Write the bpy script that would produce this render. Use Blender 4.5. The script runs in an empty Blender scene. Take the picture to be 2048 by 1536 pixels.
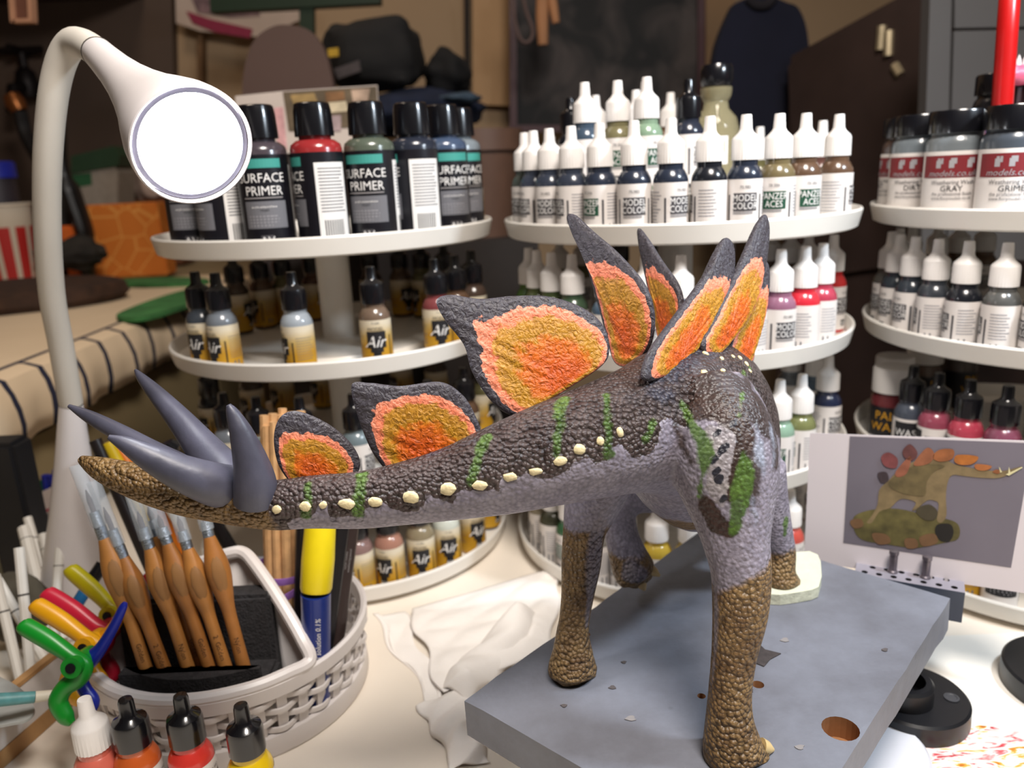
import bpy, bmesh, math, random
import numpy as np
from mathutils import Vector, Matrix
from mathutils.bvhtree import BVHTree
random.seed(7); np.random.seed(7)
SC = bpy.context.scene
COL = SC.collection

# ------------------------------------------------------------------ camera
F_PX = 1560.0
CAM = Vector((0, 0, 0.355))
pit, rol = math.radians(15.15), math.radians(2.685)
FW = Vector((0, math.cos(pit), -math.sin(pit)))
_u = Vector((0, math.sin(pit), math.cos(pit))); _r = Vector((1, 0, 0))
RT = _r * math.cos(rol) - _u * math.sin(rol)
UP = _r * math.sin(rol) + _u * math.cos(rol)
cd = bpy.data.cameras.new('camera'); cam = bpy.data.objects.new('camera', cd); COL.objects.link(cam)
cd.sensor_width = 36; cd.lens = 36 * F_PX / 2048; cd.clip_start = 0.01; cd.clip_end = 30
M = Matrix((RT, UP, -FW)).transposed().to_4x4(); M.translation = CAM; cam.matrix_world = M
cd.dof.use_dof = True; cd.dof.focus_distance = 0.385; cd.dof.aperture_fstop = 7.6
SC.camera = cam

# ------------------------------------------------------------------ world, lights, exposure
w = bpy.data.worlds.new('world'); SC.world = w; w.use_nodes = True
w.node_tree.nodes['Background'].inputs[0].default_value = (1.0, 0.86, 0.74, 1)
w.node_tree.nodes['Background'].inputs[1].default_value = 0.05
SC.view_settings.view_transform = 'Standard'; SC.view_settings.look = 'None'
SC.view_settings.gamma = 1.0; SC.view_settings.use_curve_mapping = False
SC.view_settings.exposure = 0.02
def area_light(name, loc, target, size, power, col, shape='DISK'):
    l = bpy.data.lights.new(name, 'AREA'); l.shape = shape; l.size = size; l.energy = power; l.color = col
    o = bpy.data.objects.new(name, l); COL.objects.link(o); o.location = loc
    o.rotation_euler = (Vector(target) - Vector(loc)).to_track_quat('-Z', 'Y').to_euler(); return o
area_light('ceiling_lamp_light', (0.20, 0.06, 1.10), (0.04, 0.50, 0.10), 0.34, 15.5, (1.0, 0.925, 0.85))
area_light('back_room_light', (-0.55, 1.15, 1.55), (-0.5, 1.6, 0.0), 0.30, 3.2, (1.0, 0.80, 0.62))
area_light('work_lamp_light', (0.50, 0.33, 0.62), (0.14, 0.43, 0.15), 0.07, 3.0, (0.78, 0.89, 1.0))

# ------------------------------------------------------------------ pixel rays to points in the room (2048 x 1536 frame)
def ray(x, y): return FW + RT * ((x - 1024) / F_PX) - UP * ((y - 768) / F_PX)
def P(x, y, d): return CAM + ray(x, y) * d
def PZ(x, y, z):
    d = ray(x, y); return CAM + d * ((z - CAM.z) / d.z)
def PY(x, y, Y):
    d = ray(x, y); return CAM + d * (Y / d.y)
def pr(q):
    q = Vector(q) - CAM; d = q.dot(FW); return 1024 + F_PX * q.dot(RT) / d, 768 - F_PX * q.dot(UP) / d, d
def plane_hit(x, y, p0, n):
    d = ray(x, y); return CAM + d * ((Vector(p0) - CAM).dot(n) / d.dot(n))

# ------------------------------------------------------------------ materials
def s2l(c):
    return tuple(((v / 255) / 12.92 if v / 255 <= .04045 else ((v / 255 + .055) / 1.055) ** 2.4) for v in c)
MATS = {}
def nd(t, typ, **k):
    n = t.nodes.new(typ)
    for a, b in k.items(): setattr(n, a, b)
    return n
def mat(name, rgb, rough=.5, var=.08, scale=60., bump=0., bscale=300., metal=0., trans=0., spec=.5, emit=0., coat=0., alpha=1.):
    """plain surface: colour with a little noise, optional bump"""
    if name in MATS: return MATS[name]
    m = bpy.data.materials.new(name); m.use_nodes = True; t = m.node_tree; b = t.nodes['Principled BSDF']
    c = s2l(rgb); b.inputs['Roughness'].default_value = rough; b.inputs['Metallic'].default_value = metal
    b.inputs['Specular IOR Level'].default_value = spec
    tc = nd(t, 'ShaderNodeTexCoord')
    if var > 0:
        n = nd(t, 'ShaderNodeTexNoise'); n.inputs['Scale'].default_value = scale; n.inputs['Detail'].default_value = 4
        t.links.new(tc.outputs['Object'], n.inputs['Vector'])
        r = nd(t, 'ShaderNodeValToRGB'); e = r.color_ramp.elements
        e[0].position = .3; e[1].position = .7
        e[0].color = tuple(v * (1 - var) for v in c) + (1,); e[1].color = tuple(min(1, v * (1 + var)) for v in c) + (1,)
        t.links.new(n.outputs['Fac'], r.inputs['Fac']); t.links.new(r.outputs['Color'], b.inputs['Base Color'])
    else: b.inputs['Base Color'].default_value = c + (1,)
    if bump > 0:
        n2 = nd(t, 'ShaderNodeTexNoise'); n2.inputs['Scale'].default_value = bscale; n2.inputs['Detail'].default_value = 5
        t.links.new(tc.outputs['Object'], n2.inputs['Vector'])
        bp = nd(t, 'ShaderNodeBump'); bp.inputs['Strength'].default_value = bump; bp.inputs['Distance'].default_value = .002
        t.links.new(n2.outputs['Fac'], bp.inputs['Height']); t.links.new(bp.outputs['Normal'], b.inputs['Normal'])
    if trans: b.inputs['Transmission Weight'].default_value = trans
    if coat: b.inputs['Coat Weight'].default_value = coat; b.inputs['Coat Roughness'].default_value = .08
    if emit: b.inputs['Emission Color'].default_value = c + (1,); b.inputs['Emission Strength'].default_value = emit
    if alpha < 1: b.inputs['Alpha'].default_value = alpha
    MATS[name] = m; return m
def ramp_mat(name, axis, stops, rough=.5, noise=.0, nscale=20., kind='Object'):
    """colour along one object axis (a printed or woven gradient)"""
    m = bpy.data.materials.new(name); m.use_nodes = True; t = m.node_tree; b = t.nodes['Principled BSDF']
    b.inputs['Roughness'].default_value = rough
    tc = nd(t, 'ShaderNodeTexCoord'); sx = nd(t, 'ShaderNodeSeparateXYZ'); t.links.new(tc.outputs[kind], sx.inputs[0])
    src = sx.outputs[axis]
    if noise:
        n = nd(t, 'ShaderNodeTexNoise'); n.inputs['Scale'].default_value = nscale; t.links.new(tc.outputs[kind], n.inputs['Vector'])
        a = nd(t, 'ShaderNodeMath', operation='MULTIPLY_ADD'); a.inputs[1].default_value = noise
        t.links.new(n.outputs['Fac'], a.inputs[0]); t.links.new(src, a.inputs[2]); src = a.outputs[0]
    lo, hi = stops[0][0], stops[-1][0]
    mr = nd(t, 'ShaderNodeMapRange'); mr.inputs[1].default_value = lo; mr.inputs[2].default_value = hi
    t.links.new(src, mr.inputs[0])
    r = nd(t, 'ShaderNodeValToRGB'); els = r.color_ramp.elements
    while len(els) < len(stops): els.new(.5)
    for e, (p, c) in zip(els, stops):
        e.position = (p - lo) / (hi - lo); e.color = s2l(c) + (1,)
    t.links.new(mr.outputs[0], r.inputs[0]); t.links.new(r.outputs[0], b.inputs['Base Color']); MATS[name] = m; return m

# ------------------------------------------------------------------ mesh building
class MB:
    """collects vertices and faces; build() links them as ONE mesh object"""
    def __init__(s): s.v = []; s.f = []; s.mi = []; s.mats = []
    def _m(s, m):
        if m is None: return 0
        if m not in s.mats: s.mats.append(m)
        return s.mats.index(m)
    def add(s, vs, fs, m=None):
        k = len(s.v); s.v += [tuple(p) for p in vs]; i = s._m(m)
        for f in fs: s.f.append(tuple(a + k for a in f)); s.mi.append(i)
    def box(s, c, size, rot=None, m=None, bev=0.0):
        hx, hy, hz = size[0] / 2, size[1] / 2, size[2] / 2
        if bev > 0:
            bm = bmesh.new(); bmesh.ops.create_cube(bm, size=1)
            for v in bm.verts: v.co = Vector((v.co.x * size[0], v.co.y * size[1], v.co.z * size[2]))
            bmesh.ops.bevel(bm, geom=bm.edges[:], offset=bev, segments=2, affect='EDGES')
            bm.verts.index_update(); vs = [v.co.copy() for v in bm.verts]; fs = [[v.index for v in f.verts] for f in bm.faces]; bm.free()
        else:
            vs = [Vector((x, y, z)) for x in (-hx, hx) for y in (-hy, hy) for z in (-hz, hz)]
            fs = [(0, 1, 3, 2), (4, 6, 7, 5), (0, 4, 5, 1), (2, 3, 7, 6), (0, 2, 6, 4), (1, 5, 7, 3)]
        if rot is not None: vs = [rot @ v for v in vs]
        s.add([Vector(c) + v for v in vs], fs, m); return s
    def lathe(s, prof, seg=32, c=(0, 0, 0), m=None, rib=None, close=True):
        """prof: (r, z) list; rib=(i0, i1, amount): alternate radius between those profile rows"""
        vs = []; fs = []; n = len(prof)
        for i, (r, z) in enumerate(prof):
            for k in range(seg):
                a = 2 * math.pi * k / seg; rr = r
                if rib and rib[0] <= i <= rib[1] and k % 2: rr = r - rib[2]
                vs.append((c[0] + rr * math.cos(a), c[1] + rr * math.sin(a), c[2] + z))
        for i in range(n - 1):
            for k in range(seg):
                k2 = (k + 1) % seg; fs.append((i * seg + k, i * seg + k2, (i + 1) * seg + k2, (i + 1) * seg + k))
        if close and prof[0][0] > 0: fs.append(tuple(range(seg))[::-1])
        if close and prof[-1][0] > 0: fs.append(tuple((n - 1) * seg + k for k in range(seg)))
        s.add(vs, fs, m); return s
    def tube(s, pts, rad, seg=10, m=None, caps=True, sec=None, up=None, closed=False):
        """sweep a circle (or sec=(a,b): ellipse factors across / along up) along pts"""
        pts = [Vector(p) for p in pts]; n = len(pts)
        if not hasattr(rad, '__len__'): rad = [rad] * n
        vs = []; fs = []; N = None
        for i, p in enumerate(pts):
            if closed: t = (pts[(i + 1) % n] - pts[i - 1]).normalized()
            else: t = (pts[min(i + 1, n - 1)] - pts[max(i - 1, 0)]).normalized()
            if up is not None: N = (Vector(up) - t * Vector(up).dot(t)).normalized()
            elif N is None:
                a = Vector((0, 0, 1)) if abs(t.z) < .9 else Vector((1, 0, 0)); N = (a - t * a.dot(t)).normalized()
            else: N = (N - t * N.dot(t)).normalized()
            B = t.cross(N); r = rad[i]; a, b = (r, r) if not isinstance(r, tuple) else r
            if sec: a, b = a * sec[0], b * sec[1]
            for k in range(seg):
                q = 2 * math.pi * k / seg; vs.append(p + B * (a * math.cos(q)) + N * (b * math.sin(q)))
        rng = n if closed else n - 1
        for i in range(rng):
            j = (i + 1) % n
            for k in range(seg):
                k2 = (k + 1) % seg; fs.append((i * seg + k, i * seg + k2, j * seg + k2, j * seg + k))
        if caps and not closed: fs.append(tuple(range(seg))[::-1]); fs.append(tuple((n - 1) * seg + k for k in range(seg)))
        s.add(vs, fs, m); return s
    def prism(s, poly, off, m=None):
        """poly: 3D points in a plane, extruded by vector off"""
        n = len(poly); off = Vector(off); a = [Vector(p) for p in poly]
        s.add(a + [p + off for p in a], [tuple(range(n))[::-1], tuple(range(n, 2 * n))] + [(i, (i + 1) % n, n + (i + 1) % n, n + i) for i in range(n)], m); return s
    def grid(s, fn, nu, nv, m=None):
        vs = [fn(i / nu, j / nv) for j in range(nv + 1) for i in range(nu + 1)]
        fs = [(j * (nu + 1) + i, j * (nu + 1) + i + 1, (j + 1) * (nu + 1) + i + 1, (j + 1) * (nu + 1) + i) for j in range(nv) for i in range(nu)]
        s.add(vs, fs, m); return s
    def mesh(s, name, m=None, smooth=True, angle=35, origin=None):
        me = bpy.data.meshes.new(name); o = Vector(origin) if origin is not None else Vector((0, 0, 0))
        me.from_pydata([tuple(Vector(p) - o) for p in s.v], [], s.f)
        for q in (s.mats or [m]): me.materials.append(q)
        if len(s.mats) > 1: me.polygons.foreach_set('material_index', s.mi)
        bm = bmesh.new(); bm.from_mesh(me); bmesh.ops.recalc_face_normals(bm, faces=bm.faces[:])
        if smooth:
            ca = math.cos(math.radians(angle))
            for f in bm.faces: f.smooth = True
            for e in bm.edges:
                if len(e.link_faces) == 2: e.smooth = e.link_faces[0].normal.dot(e.link_faces[1].normal) > ca
        bm.to_mesh(me); bm.free(); return me
    def build(s, name, m=None, parent=None, world=False, **k):
        """world=True: vertices are given in world space and the parent is unrotated"""
        org = parent_origin(parent) if (world and parent is not None) else None
        return link(name, s.mesh(name, m, origin=org, **k), parent)
def parent_origin(p):
    o = Vector((0, 0, 0))
    while p is not None: o += p.location; p = p.parent
    return o
def link(name, me, parent=None):
    o = bpy.data.objects.new(name, me); COL.objects.link(o)
    if parent is not None: o.parent = parent
    return o
def tag(o, label=None, cat=None, group=None, kind=None):
    if label: o['label'] = label
    if cat: o['category'] = cat
    if group: o['group'] = group
    if kind: o['kind'] = kind
    return o
def thing(name, label, cat, loc=(0, 0, 0), rz=0, group=None):
    o = bpy.data.objects.new(name, None); COL.objects.link(o); o.location = loc; o.rotation_euler = (0, 0, rz)
    o.empty_display_size = .01; return tag(o, label, cat, group)
def copy_tree(o, parent=None):
    c = o.copy(); COL.objects.link(c); c.parent = parent
    for ch in o.children: copy_tree(ch, c)
    return c
def spline(pts, n=8, closed=False):
    """Catmull-Rom through points (any dimension)"""
    p = [np.array(q, float) for q in pts]; out = []; L = len(p)
    for i in range(L if closed else L - 1):
        if closed: a, b, c, d = p[i - 1], p[i], p[(i + 1) % L], p[(i + 2) % L]
        else: a, b, c, d = p[max(i - 1, 0)], p[i], p[i + 1], p[min(i + 2, L - 1)]
        for k in range(n):
            t = k / n
            out.append(.5 * (2 * b + (c - a) * t + (2 * a - 5 * b + 4 * c - d) * t * t + (3 * b - a - 3 * c + d) * t ** 3))
    if not closed: out.append(p[-1])
    return out
_tc = {}
def text2d(s, h, shear=0.0, wide=1.0):
    """2D filled glyphs of height h, centred: (verts, faces)"""
    if s not in _tc:
        cu = bpy.data.curves.new('t', 'FONT'); cu.body = s; cu.size = 1; cu.resolution_u = 2
        o = bpy.data.objects.new('t', cu); COL.objects.link(o); dg = bpy.context.evaluated_depsgraph_get()
        me = o.evaluated_get(dg).to_mesh(); vs = np.array([v.co[:2] for v in me.vertices]) if len(me.vertices) else np.zeros((0, 2))
        fs = [tuple(p.vertices) for p in me.polygons]; o.evaluated_get(dg).to_mesh_clear()
        bpy.data.objects.remove(o); bpy.data.curves.remove(cu); _tc[s] = (vs, fs)
    vs, fs = _tc[s]; vs = vs.copy()
    if len(vs) == 0: return vs, fs
    hh = .70; vs[:, 1] -= hh / 2; vs[:, 0] -= (vs[:, 0].min() + vs[:, 0].max()) / 2
    vs = vs * (h / hh); vs[:, 0] = vs[:, 0] * wide + vs[:, 1] * shear
    return vs, fs
class Print(MB):
    """flat print wrapped round a cylinder of radius R (label front faces -Y)"""
    def __init__(s, R): super().__init__(); s.R = R
    def w(s, x, z, lift): a = x / s.R; r = s.R + lift; return (r * math.sin(a), -r * math.cos(a), z)
    def rect(s, x0, x1, z0, z1, m, lift=.00012):
        n = max(1, int(abs(x1 - x0) / .0025)); s.grid(lambda u, v: s.w(x0 + (x1 - x0) * u, z0 + (z1 - z0) * v, lift), n, 1, m)
    def text(s, t, x, z, h, m, lift=.00045, shear=0, wide=1.0):
        vs, fs = text2d(t, h, shear, wide); s.add([s.w(x + a, z + b, lift) for a, b in vs], fs, m)
    def lines(s, x0, x1, z0, z1, n, m, th=.35):
        st = (z1 - z0) / n
        for i in range(n):
            s.rect(x0, x0 + (x1 - x0) * random.uniform(.7, 1), z0 + st * i, z0 + st * (i + th), m)
def rotm(axis_to, up=(0, 0, 1)):
    """matrix whose Z runs along axis_to"""
    z = Vector(axis_to).normalized(); x = Vector(up).cross(z)
    if x.length < 1e-4: x = Vector((1, 0, 0)).cross(z)
    x.normalize(); return Matrix((x, z.cross(x), z)).transposed()

# ================================================================== the room
WALLY = 1.95
m_wall = mat('wall_paint', (166, 140, 110), .8, .06, 3)
def slab(name, px, Y, th, m, label=None, cat=None, group=None, kind=None, parent=None, zmin=-9):
    """an upright board: outline given where it is seen, standing at distance Y, th thick"""
    q = [PY(x, y, Y) for x, y in px]
    for p in q: p.z = max(p.z, zmin)
    b = MB(); b.prism(q, (0, th, 0))
    o = b.build(name, m, parent, world=parent is not None, smooth=False); return tag(o, label, cat, group, kind)
b = MB(); b.box((0, WALLY + .05, .5), (5, .1, 2.6)); tag(b.build('wall_back', m_wall), kind='structure', label='cream painted wall at the far end of the room')
b = MB(); b.box((-1.75, .5, .5), (.1, 3.0, 2.6)); tag(b.build('wall_left', mat('side_wall', (120, 98, 84), .85, .1, 4)), kind='structure', label='dim brown side wall beyond the counter')
b = MB(); b.box((0, .5, -.80), (5, 4, .1)); tag(b.build('floor', mat('floor_brown', (90, 70, 55), .7, .2, 8)), kind='structure', label='dark brown floor under the desk')
# wall battens: a pale pilaster, its shadow gap put in as a dark strip
def trim(px, m, nm): tag(slab(nm, px, WALLY - .03, .03, m), kind='structure', label='vertical timber trim board on the far wall')
trim([(945, -60), (1022, -60), (1022, 212), (945, 208)], mat('trim_cream', (188, 150, 108), .7, .06, 5), 'trim_1')
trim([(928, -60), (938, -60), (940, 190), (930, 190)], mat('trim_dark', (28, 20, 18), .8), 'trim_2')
trim([(1412, -60), (1470, -60), (1470, 230), (1412, 230)], mat('trim_tan', (150, 118, 84), .7, .06, 5), 'trim_3')
trim([(-140, -60), (342, -60), (348, 230), (340, 560), (-140, 560)], mat('splash_brown', (84, 68, 58), .6, .15, 5), 'trim_5')
trim([(395, 70), (404, 70), (404, 230), (395, 230)], mat('trim_brown', (110, 80, 50), .7), 'trim_4')

# ---- desk
m_desk = mat('desk_white', (240, 230, 216), .35, .03, 12)
d = thing('desk', 'white desktop carrying the model and the paint racks', 'desk', (0.15, .41, -.03))
b = MB(); b.box((0, 0, .0149), (1.30, 1.0, .03), bev=.003); b.build('desktop', m_desk, d)
for sx in (-1, 1):
    for sy in (-1, 1):
        b = MB(); b.box((sx * .6, sy * .46, -.36), (.05, .05, .719)); b.build('leg', mat('desk_leg', (200, 195, 188), .4), d)
b = MB(); b.prism([(.20, .33, .0003), (.78, .33, .0003), (.78, .515, .0003), (.20, .515, .0003)], (0, 0, .0025))
tag(b.build('desk_mat', mat('mat_white', (240, 236, 228), .4, .02, 10)), 'thin white mat lying on the desk under the black stands', 'mat')

# ---- counter along the side with striped towel
EX = -.508
ct = thing('kitchen_counter', 'cream kitchen counter with drawer along the side wall', 'counter', (-1.05, 1.0, -.75))
m_ctr = mat('counter_cream', (150, 134, 104), .5, .06, 6)
def cbox(nm, x0, x1, y0, y1, z0, z1, m, par=ct, bev=.0):
    b = MB(); b.box(((x0 + x1) / 2, (y0 + y1) / 2, (z0 + z1) / 2), (x1 - x0, y1 - y0, z1 - z0), bev=bev); return b.build(nm, m, par, world=True)
cbox('worktop', -1.69, EX, .35, 1.93, .128, .18, m_ctr, bev=.004)
cbox('carcass', -1.69, EX - .03, .36, 1.92, -.75, .128, mat('counter_dark', (40, 32, 26), .8))
for k, (y0, y1) in enumerate(((.36, .735), (.742, 1.33), (1.337, 1.92))):
    cbox('drawer_front', EX - .03, EX - .008, y0, y1, -.18, .104, mat('drawer_olive', (148, 130, 96), .5, .05, 5))
    cbox('door', EX - .03, EX - .008, y0, y1, -.70, -.19, mat('drawer_olive', (148, 130, 96)))
# towel material: navy stripes on the hanging edge
def towel_mat():
    m = bpy.data.materials.new('striped_towel'); m.use_nodes = True; t = m.node_tree; bs = t.nodes['Principled BSDF']; bs.inputs['Roughness'].default_value = .95
    tc = nd(t, 'ShaderNodeTexCoord'); s = nd(t, 'ShaderNodeSeparateXYZ'); t.links.new(tc.outputs['Object'], s.inputs[0])
    n = nd(t, 'ShaderNodeTexNoise'); n.inputs['Scale'].default_value = 14; t.links.new(tc.outputs['Object'], n.inputs['Vector'])
    def mth(op, a, b_=None, c_=None):
        x = nd(t, 'ShaderNodeMath', operation=op)
        for i, q in enumerate((a, b_, c_)):
            if q is None: continue
            if isinstance(q, (int, float)): x.inputs[i].default_value = q
            else: t.links.new(q, x.inputs[i])
        return x.outputs[0]
    wob = mth('MULTIPLY_ADD', n.outputs['Fac'], .012, s.outputs['Y'])
    fr = mth('FRACT', mth('DIVIDE', wob, .062)); st = mth('LESS_THAN', fr, .13)
    hang = mth('GREATER_THAN', s.outputs['X'], EX - .012 + .9)
    st = mth('MULTIPLY', st, hang)
    edge = mth('LESS_THAN', mth('ABSOLUTE', mth('SUBTRACT', s.outputs['X'], EX - .012 + .9)), .004)
    f = mth('MAXIMUM', st, edge)
    mx = nd(t, 'ShaderNodeMix', data_type='RGBA'); mx.inputs[6].default_value = s2l((224, 200, 168)) + (1,); mx.inputs[7].default_value = s2l((34, 36, 58)) + (1,)
    t.links.new(f, mx.inputs[0]); t.links.new(mx.outputs[2], bs.inputs['Base Color'])
    bp = nd(t, 'ShaderNodeBump'); bp.inputs['Strength'].default_value = .3; bp.inputs['Distance'].default_value = .01; t.links.new(n.outputs['Fac'], bp.inputs['Height']); t.links.new(bp.outputs[0], bs.inputs['Normal'])
    return m
def towel_pt(u, v):
    y = .58 + v * .98; a = u * .80
    bul = .003 * math.sin(y * 46) + .002 * math.sin(y * 101 + 1)
    if a < .74: return (-.9 + .9 - 1.245 + a + .0, y, .1835 + .0015 * math.sin(a * 30 + y * 9) * (1 if a < .7 else .3))
    k = (a - .74) / .06; return (-1.245 + .74 + .004 + .012 * math.sin(k * 2.4) + bul * k, y, .1835 - .066 * k * k ** .2)
# the towel lies from x=-1.245 to the counter edge and hangs over it
tw = thing('striped_towel', 'cream towel with navy stripes draped over the counter edge', 'towel', (-.9, 0, 0))
b = MB(); b.grid(towel_pt, 60, 90); q = b.build('cloth', towel_mat(), tw, world=True)
md = q.modifiers.new('thick', 'SOLIDIFY'); md.thickness = .0022; md.offset = 1
def lay(name, px, z, th, m, label, cat, group=None):
    b = MB(); b.prism([PZ(x, y, z) for x, y in px], (0, 0, th)); return tag(b.build(name, m, smooth=False), label, cat, group)
m_green = mat('green_cloth', (60, 118, 62), .95, .3, 40, .4, 200)
lay('green_cloth', spline([(236, 636), (290, 612), (350, 592), (400, 582), (420, 600), (370, 618), (300, 640), (250, 644)], 4, True), .1868, .006, m_green, 'folded green cloth corner at the towel edge beside the paint rack', 'cloth')
lay('green_cloth', spline([(170, 561), (260, 562), (372, 560), (420, 566), (372, 574), (250, 573), (176, 566)], 3, True), .1868, .006, m_green, 'flat green cloth strip in front of the orange box', 'cloth')
# orange patterned box
def leaf_mat():
    m = bpy.data.materials.new('orange_leaf_print'); m.use_nodes = True; t = m.node_tree; bs = t.nodes['Principled BSDF']; bs.inputs['Roughness'].default_value = .7
    tc = nd(t, 'ShaderNodeTexCoord'); v = nd(t, 'ShaderNodeTexVoronoi', feature='DISTANCE_TO_EDGE'); v.inputs['Scale'].default_value = 22
    t.links.new(tc.outputs['Object'], v.inputs['Vector']); r = nd(t, 'ShaderNodeValToRGB'); r.color_ramp.elements[0].color = s2l((222, 146, 66)) + (1,); r.color_ramp.elements[0].position = .02
    r.color_ramp.elements[1].color = s2l((206, 114, 34)) + (1,); r.color_ramp.elements[1].position = .035
    t.links.new(v.outputs['Distance'], r.inputs[0]); t.links.new(r.outputs[0], bs.inputs['Base Color']); return m
o = PZ(258, 556, .186); b = MB(); b.box((0, .03, .072), (.152, .06, .144), bev=.003)
q = b.build('orange_box', leaf_mat()); q.location = (o.x, o.y, .1868); q.rotation_euler.z = .08; tag(q, 'square orange box with leaf line print on the counter', 'box')
# dark wooden slab and scenery base
m_bark = mat('bark', (58, 36, 22), .9, .4, 40, .8, 90)
c = PZ(36, 604, .19); t1 = thing('log_slice', 'dark round wooden slab lying on the towel', 'wood slab', (c.x, c.y, .1868))
b = MB(); pr_ = [(.0, 0), (.155, 0), (.165, .01), (.16, .026), (.15, .03), (0, .03)]
b.lathe([(r, z) for r, z in pr_], 40); b.v = [(x * (1 + .04 * math.sin(5 * math.atan2(y, x))), y * .8, z) for x, y, z in b.v]; b.build('slice', m_bark, t1)
def blob(name, c, size, m, label=None, cat=None, amp=.18, seed=0, parent=None, group=None, freq=2.2, squash=None):
    rng = np.random.RandomState(seed); ph = rng.rand(6) * 6.28
    b = MB()
    def fn(u, v):
        th = u * 2 * math.pi; p = (v - .5) * math.pi; n = Vector((math.cos(p) * math.cos(th), math.cos(p) * math.sin(th), math.sin(p)))
        k = 1 + amp * (math.sin(freq * n.x * 2 + ph[0]) * math.sin(freq * n.y * 2 + ph[1]) + .6 * math.sin(freq * 4 * n.z + ph[2] + 3 * n.x) * math.sin(freq * 3 * n.y + ph[3]))
        e = 1.0 if squash is None else squash
        f = lambda a: math.copysign(abs(a) ** e, a)
        return (c[0] + size[0] * f(n.x) * k, c[1] + size[1] * f(n.y) * k, c[2] + size[2] * f(n.z) * k)
    b.grid(fn, 32, 18); o = b.build(name, m, parent, world=parent is not None, angle=60); return tag(o, label, cat, group)
c = PZ(105, 560, .20); blob('scenery_base', (c.x + .05, c.y - .01, .2465), (.06, .045, .028), mat('dark_scenery', (36, 32, 28), .9, .5, 30, .5, 80), 'dark rocky scenery piece on the wooden slab', 'model base', .2, 3)
# jar with blue lid standing in a red and white cup
c = PY(20, 520, 1.45); cup = thing('paper_cup', 'red and white striped paper cup on the counter', 'cup', (c.x, 1.45, .1868))
def stripe_mat():
    m = bpy.data.materials.new('cup_stripes'); m.use_nodes = True; t = m.node_tree; bs = t.nodes['Principled BSDF']
    tc = nd(t, 'ShaderNodeTexCoord'); s = nd(t, 'ShaderNodeSeparateXYZ'); t.links.new(tc.outputs['Object'], s.inputs[0])
    a = nd(t, 'ShaderNodeMath', operation='ARCTAN2'); t.links.new(s.outputs[1], a.inputs[0]); t.links.new(s.outputs[0], a.inputs[1])
    k = nd(t, 'ShaderNodeMath', operation='MULTIPLY'); k.inputs[1].default_value = 1.6; t.links.new(a.outputs[0], k.inputs[0])
    f = nd(t, 'ShaderNodeMath', operation='FRACT'); t.links.new(k.outputs[0], f.inputs[0])
    g = nd(t, 'ShaderNodeMath', operation='LESS_THAN'); g.inputs[1].default_value = .68; t.links.new(f.outputs[0], g.inputs[0])
    z = nd(t, 'ShaderNodeMath', operation='LESS_THAN'); z.inputs[1].default_value = .115; t.links.new(s.outputs[2], z.inputs[0])
    gz = nd(t, 'ShaderNodeMath', operation='MULTIPLY'); t.links.new(g.outputs[0], gz.inputs[0]); t.links.new(z.outputs[0], gz.inputs[1])
    mx = nd(t, 'ShaderNodeMix', data_type='RGBA'); mx.inputs[6].default_value = s2l((215, 200, 180)) + (1,); mx.inputs[7].default_value = s2l((190, 44, 40)) + (1,)
    t.links.new(gz.outputs[0], mx.inputs[0]); t.links.new(mx.outputs[2], bs.inputs['Base Color']); return m
b = MB(); b.lathe([(.038, 0), (.05, .15), (.053, .152), (.053, .156), (.048, .156), (.046, .15), (.035, .006), (0, .006)], 28, close=False); b.build('cup_wall', stripe_mat(), cup)
jar = thing('plastic_tub', 'dark tub with bright blue lid standing in the paper cup', 'tub', (c.x, 1.45, .2868))
b = MB(); b.lathe([(.0, -.06), (.030, -.06), (.036, .08), (.036, .10), (0, .10)], 24); b.build('tub_body', mat('tub_dark', (52, 46, 52), .5), jar)
b = MB(); b.lathe([(.039, .10), (.039, .125), (.035, .128), (0, .128)], 24); b.build('lid', mat('lid_blue', (36, 44, 150), .4), jar)
for px, py, cc, nm, lb in ((135, 480, (225, 110, 40), 'orange_packet', 'small orange and white packet behind the lamp stem'), (112, 455, (170, 150, 140), 'grey_packet', 'pale grey packet beside the paper cup')):
    c = PY(px, py, 1.5); b = MB(); b.box((c.x, 1.5, .1868 + .055), (.035, .025, .11), bev=.004); tag(b.build(nm, mat(nm, cc, .6, .1)), lb, 'packet')
# tap on the wall
m_iron = mat('dark_iron', (30, 24, 24), .5, .1, 30, metal=.6)
c = PY(55, 145, 1.9); tp = thing('water_tap', 'dark metal wall tap with cross handle above the counter', 'tap', (c.x, WALLY, c.z))
b = MB(); b.tube([(0, 0, -.03), (0, -.06, -.03)], .016, 12); b.build('spout_pipe', m_iron, tp)
b = MB(); b.lathe([(.02, -.055), (.026, -.03), (.02, 0), (.01, .01), (.01, .045)], 14, (0, -.06, 0)); b.build('valve_body', m_iron, tp)
b = MB(); b.tube([(-.048, -.06, .045), (.048, -.06, .045)], .008, 10); b.tube([(0, -.105, .045), (0, -.015, .045)], .008, 10); b.build('cross_handle', m_iron, tp)
b = MB(); b.tube([(0, -.06, -.03), (0, -.12, -.04), (0, -.14, -.09)], .012, 10); b.build('spout', m_iron, tp)
c = PY(212, 222, 1.93); b = MB(); b.tube([(c.x, 1.95, c.z), (c.x, 1.925, c.z)], [.016, .013], 16); tag(b.build('coat_hook', mat('chrome', (170, 165, 160), .3, metal=.5)), 'small round pale coat hook on the far wall', 'hook')  # small round knob fixed to the far wall
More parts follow.
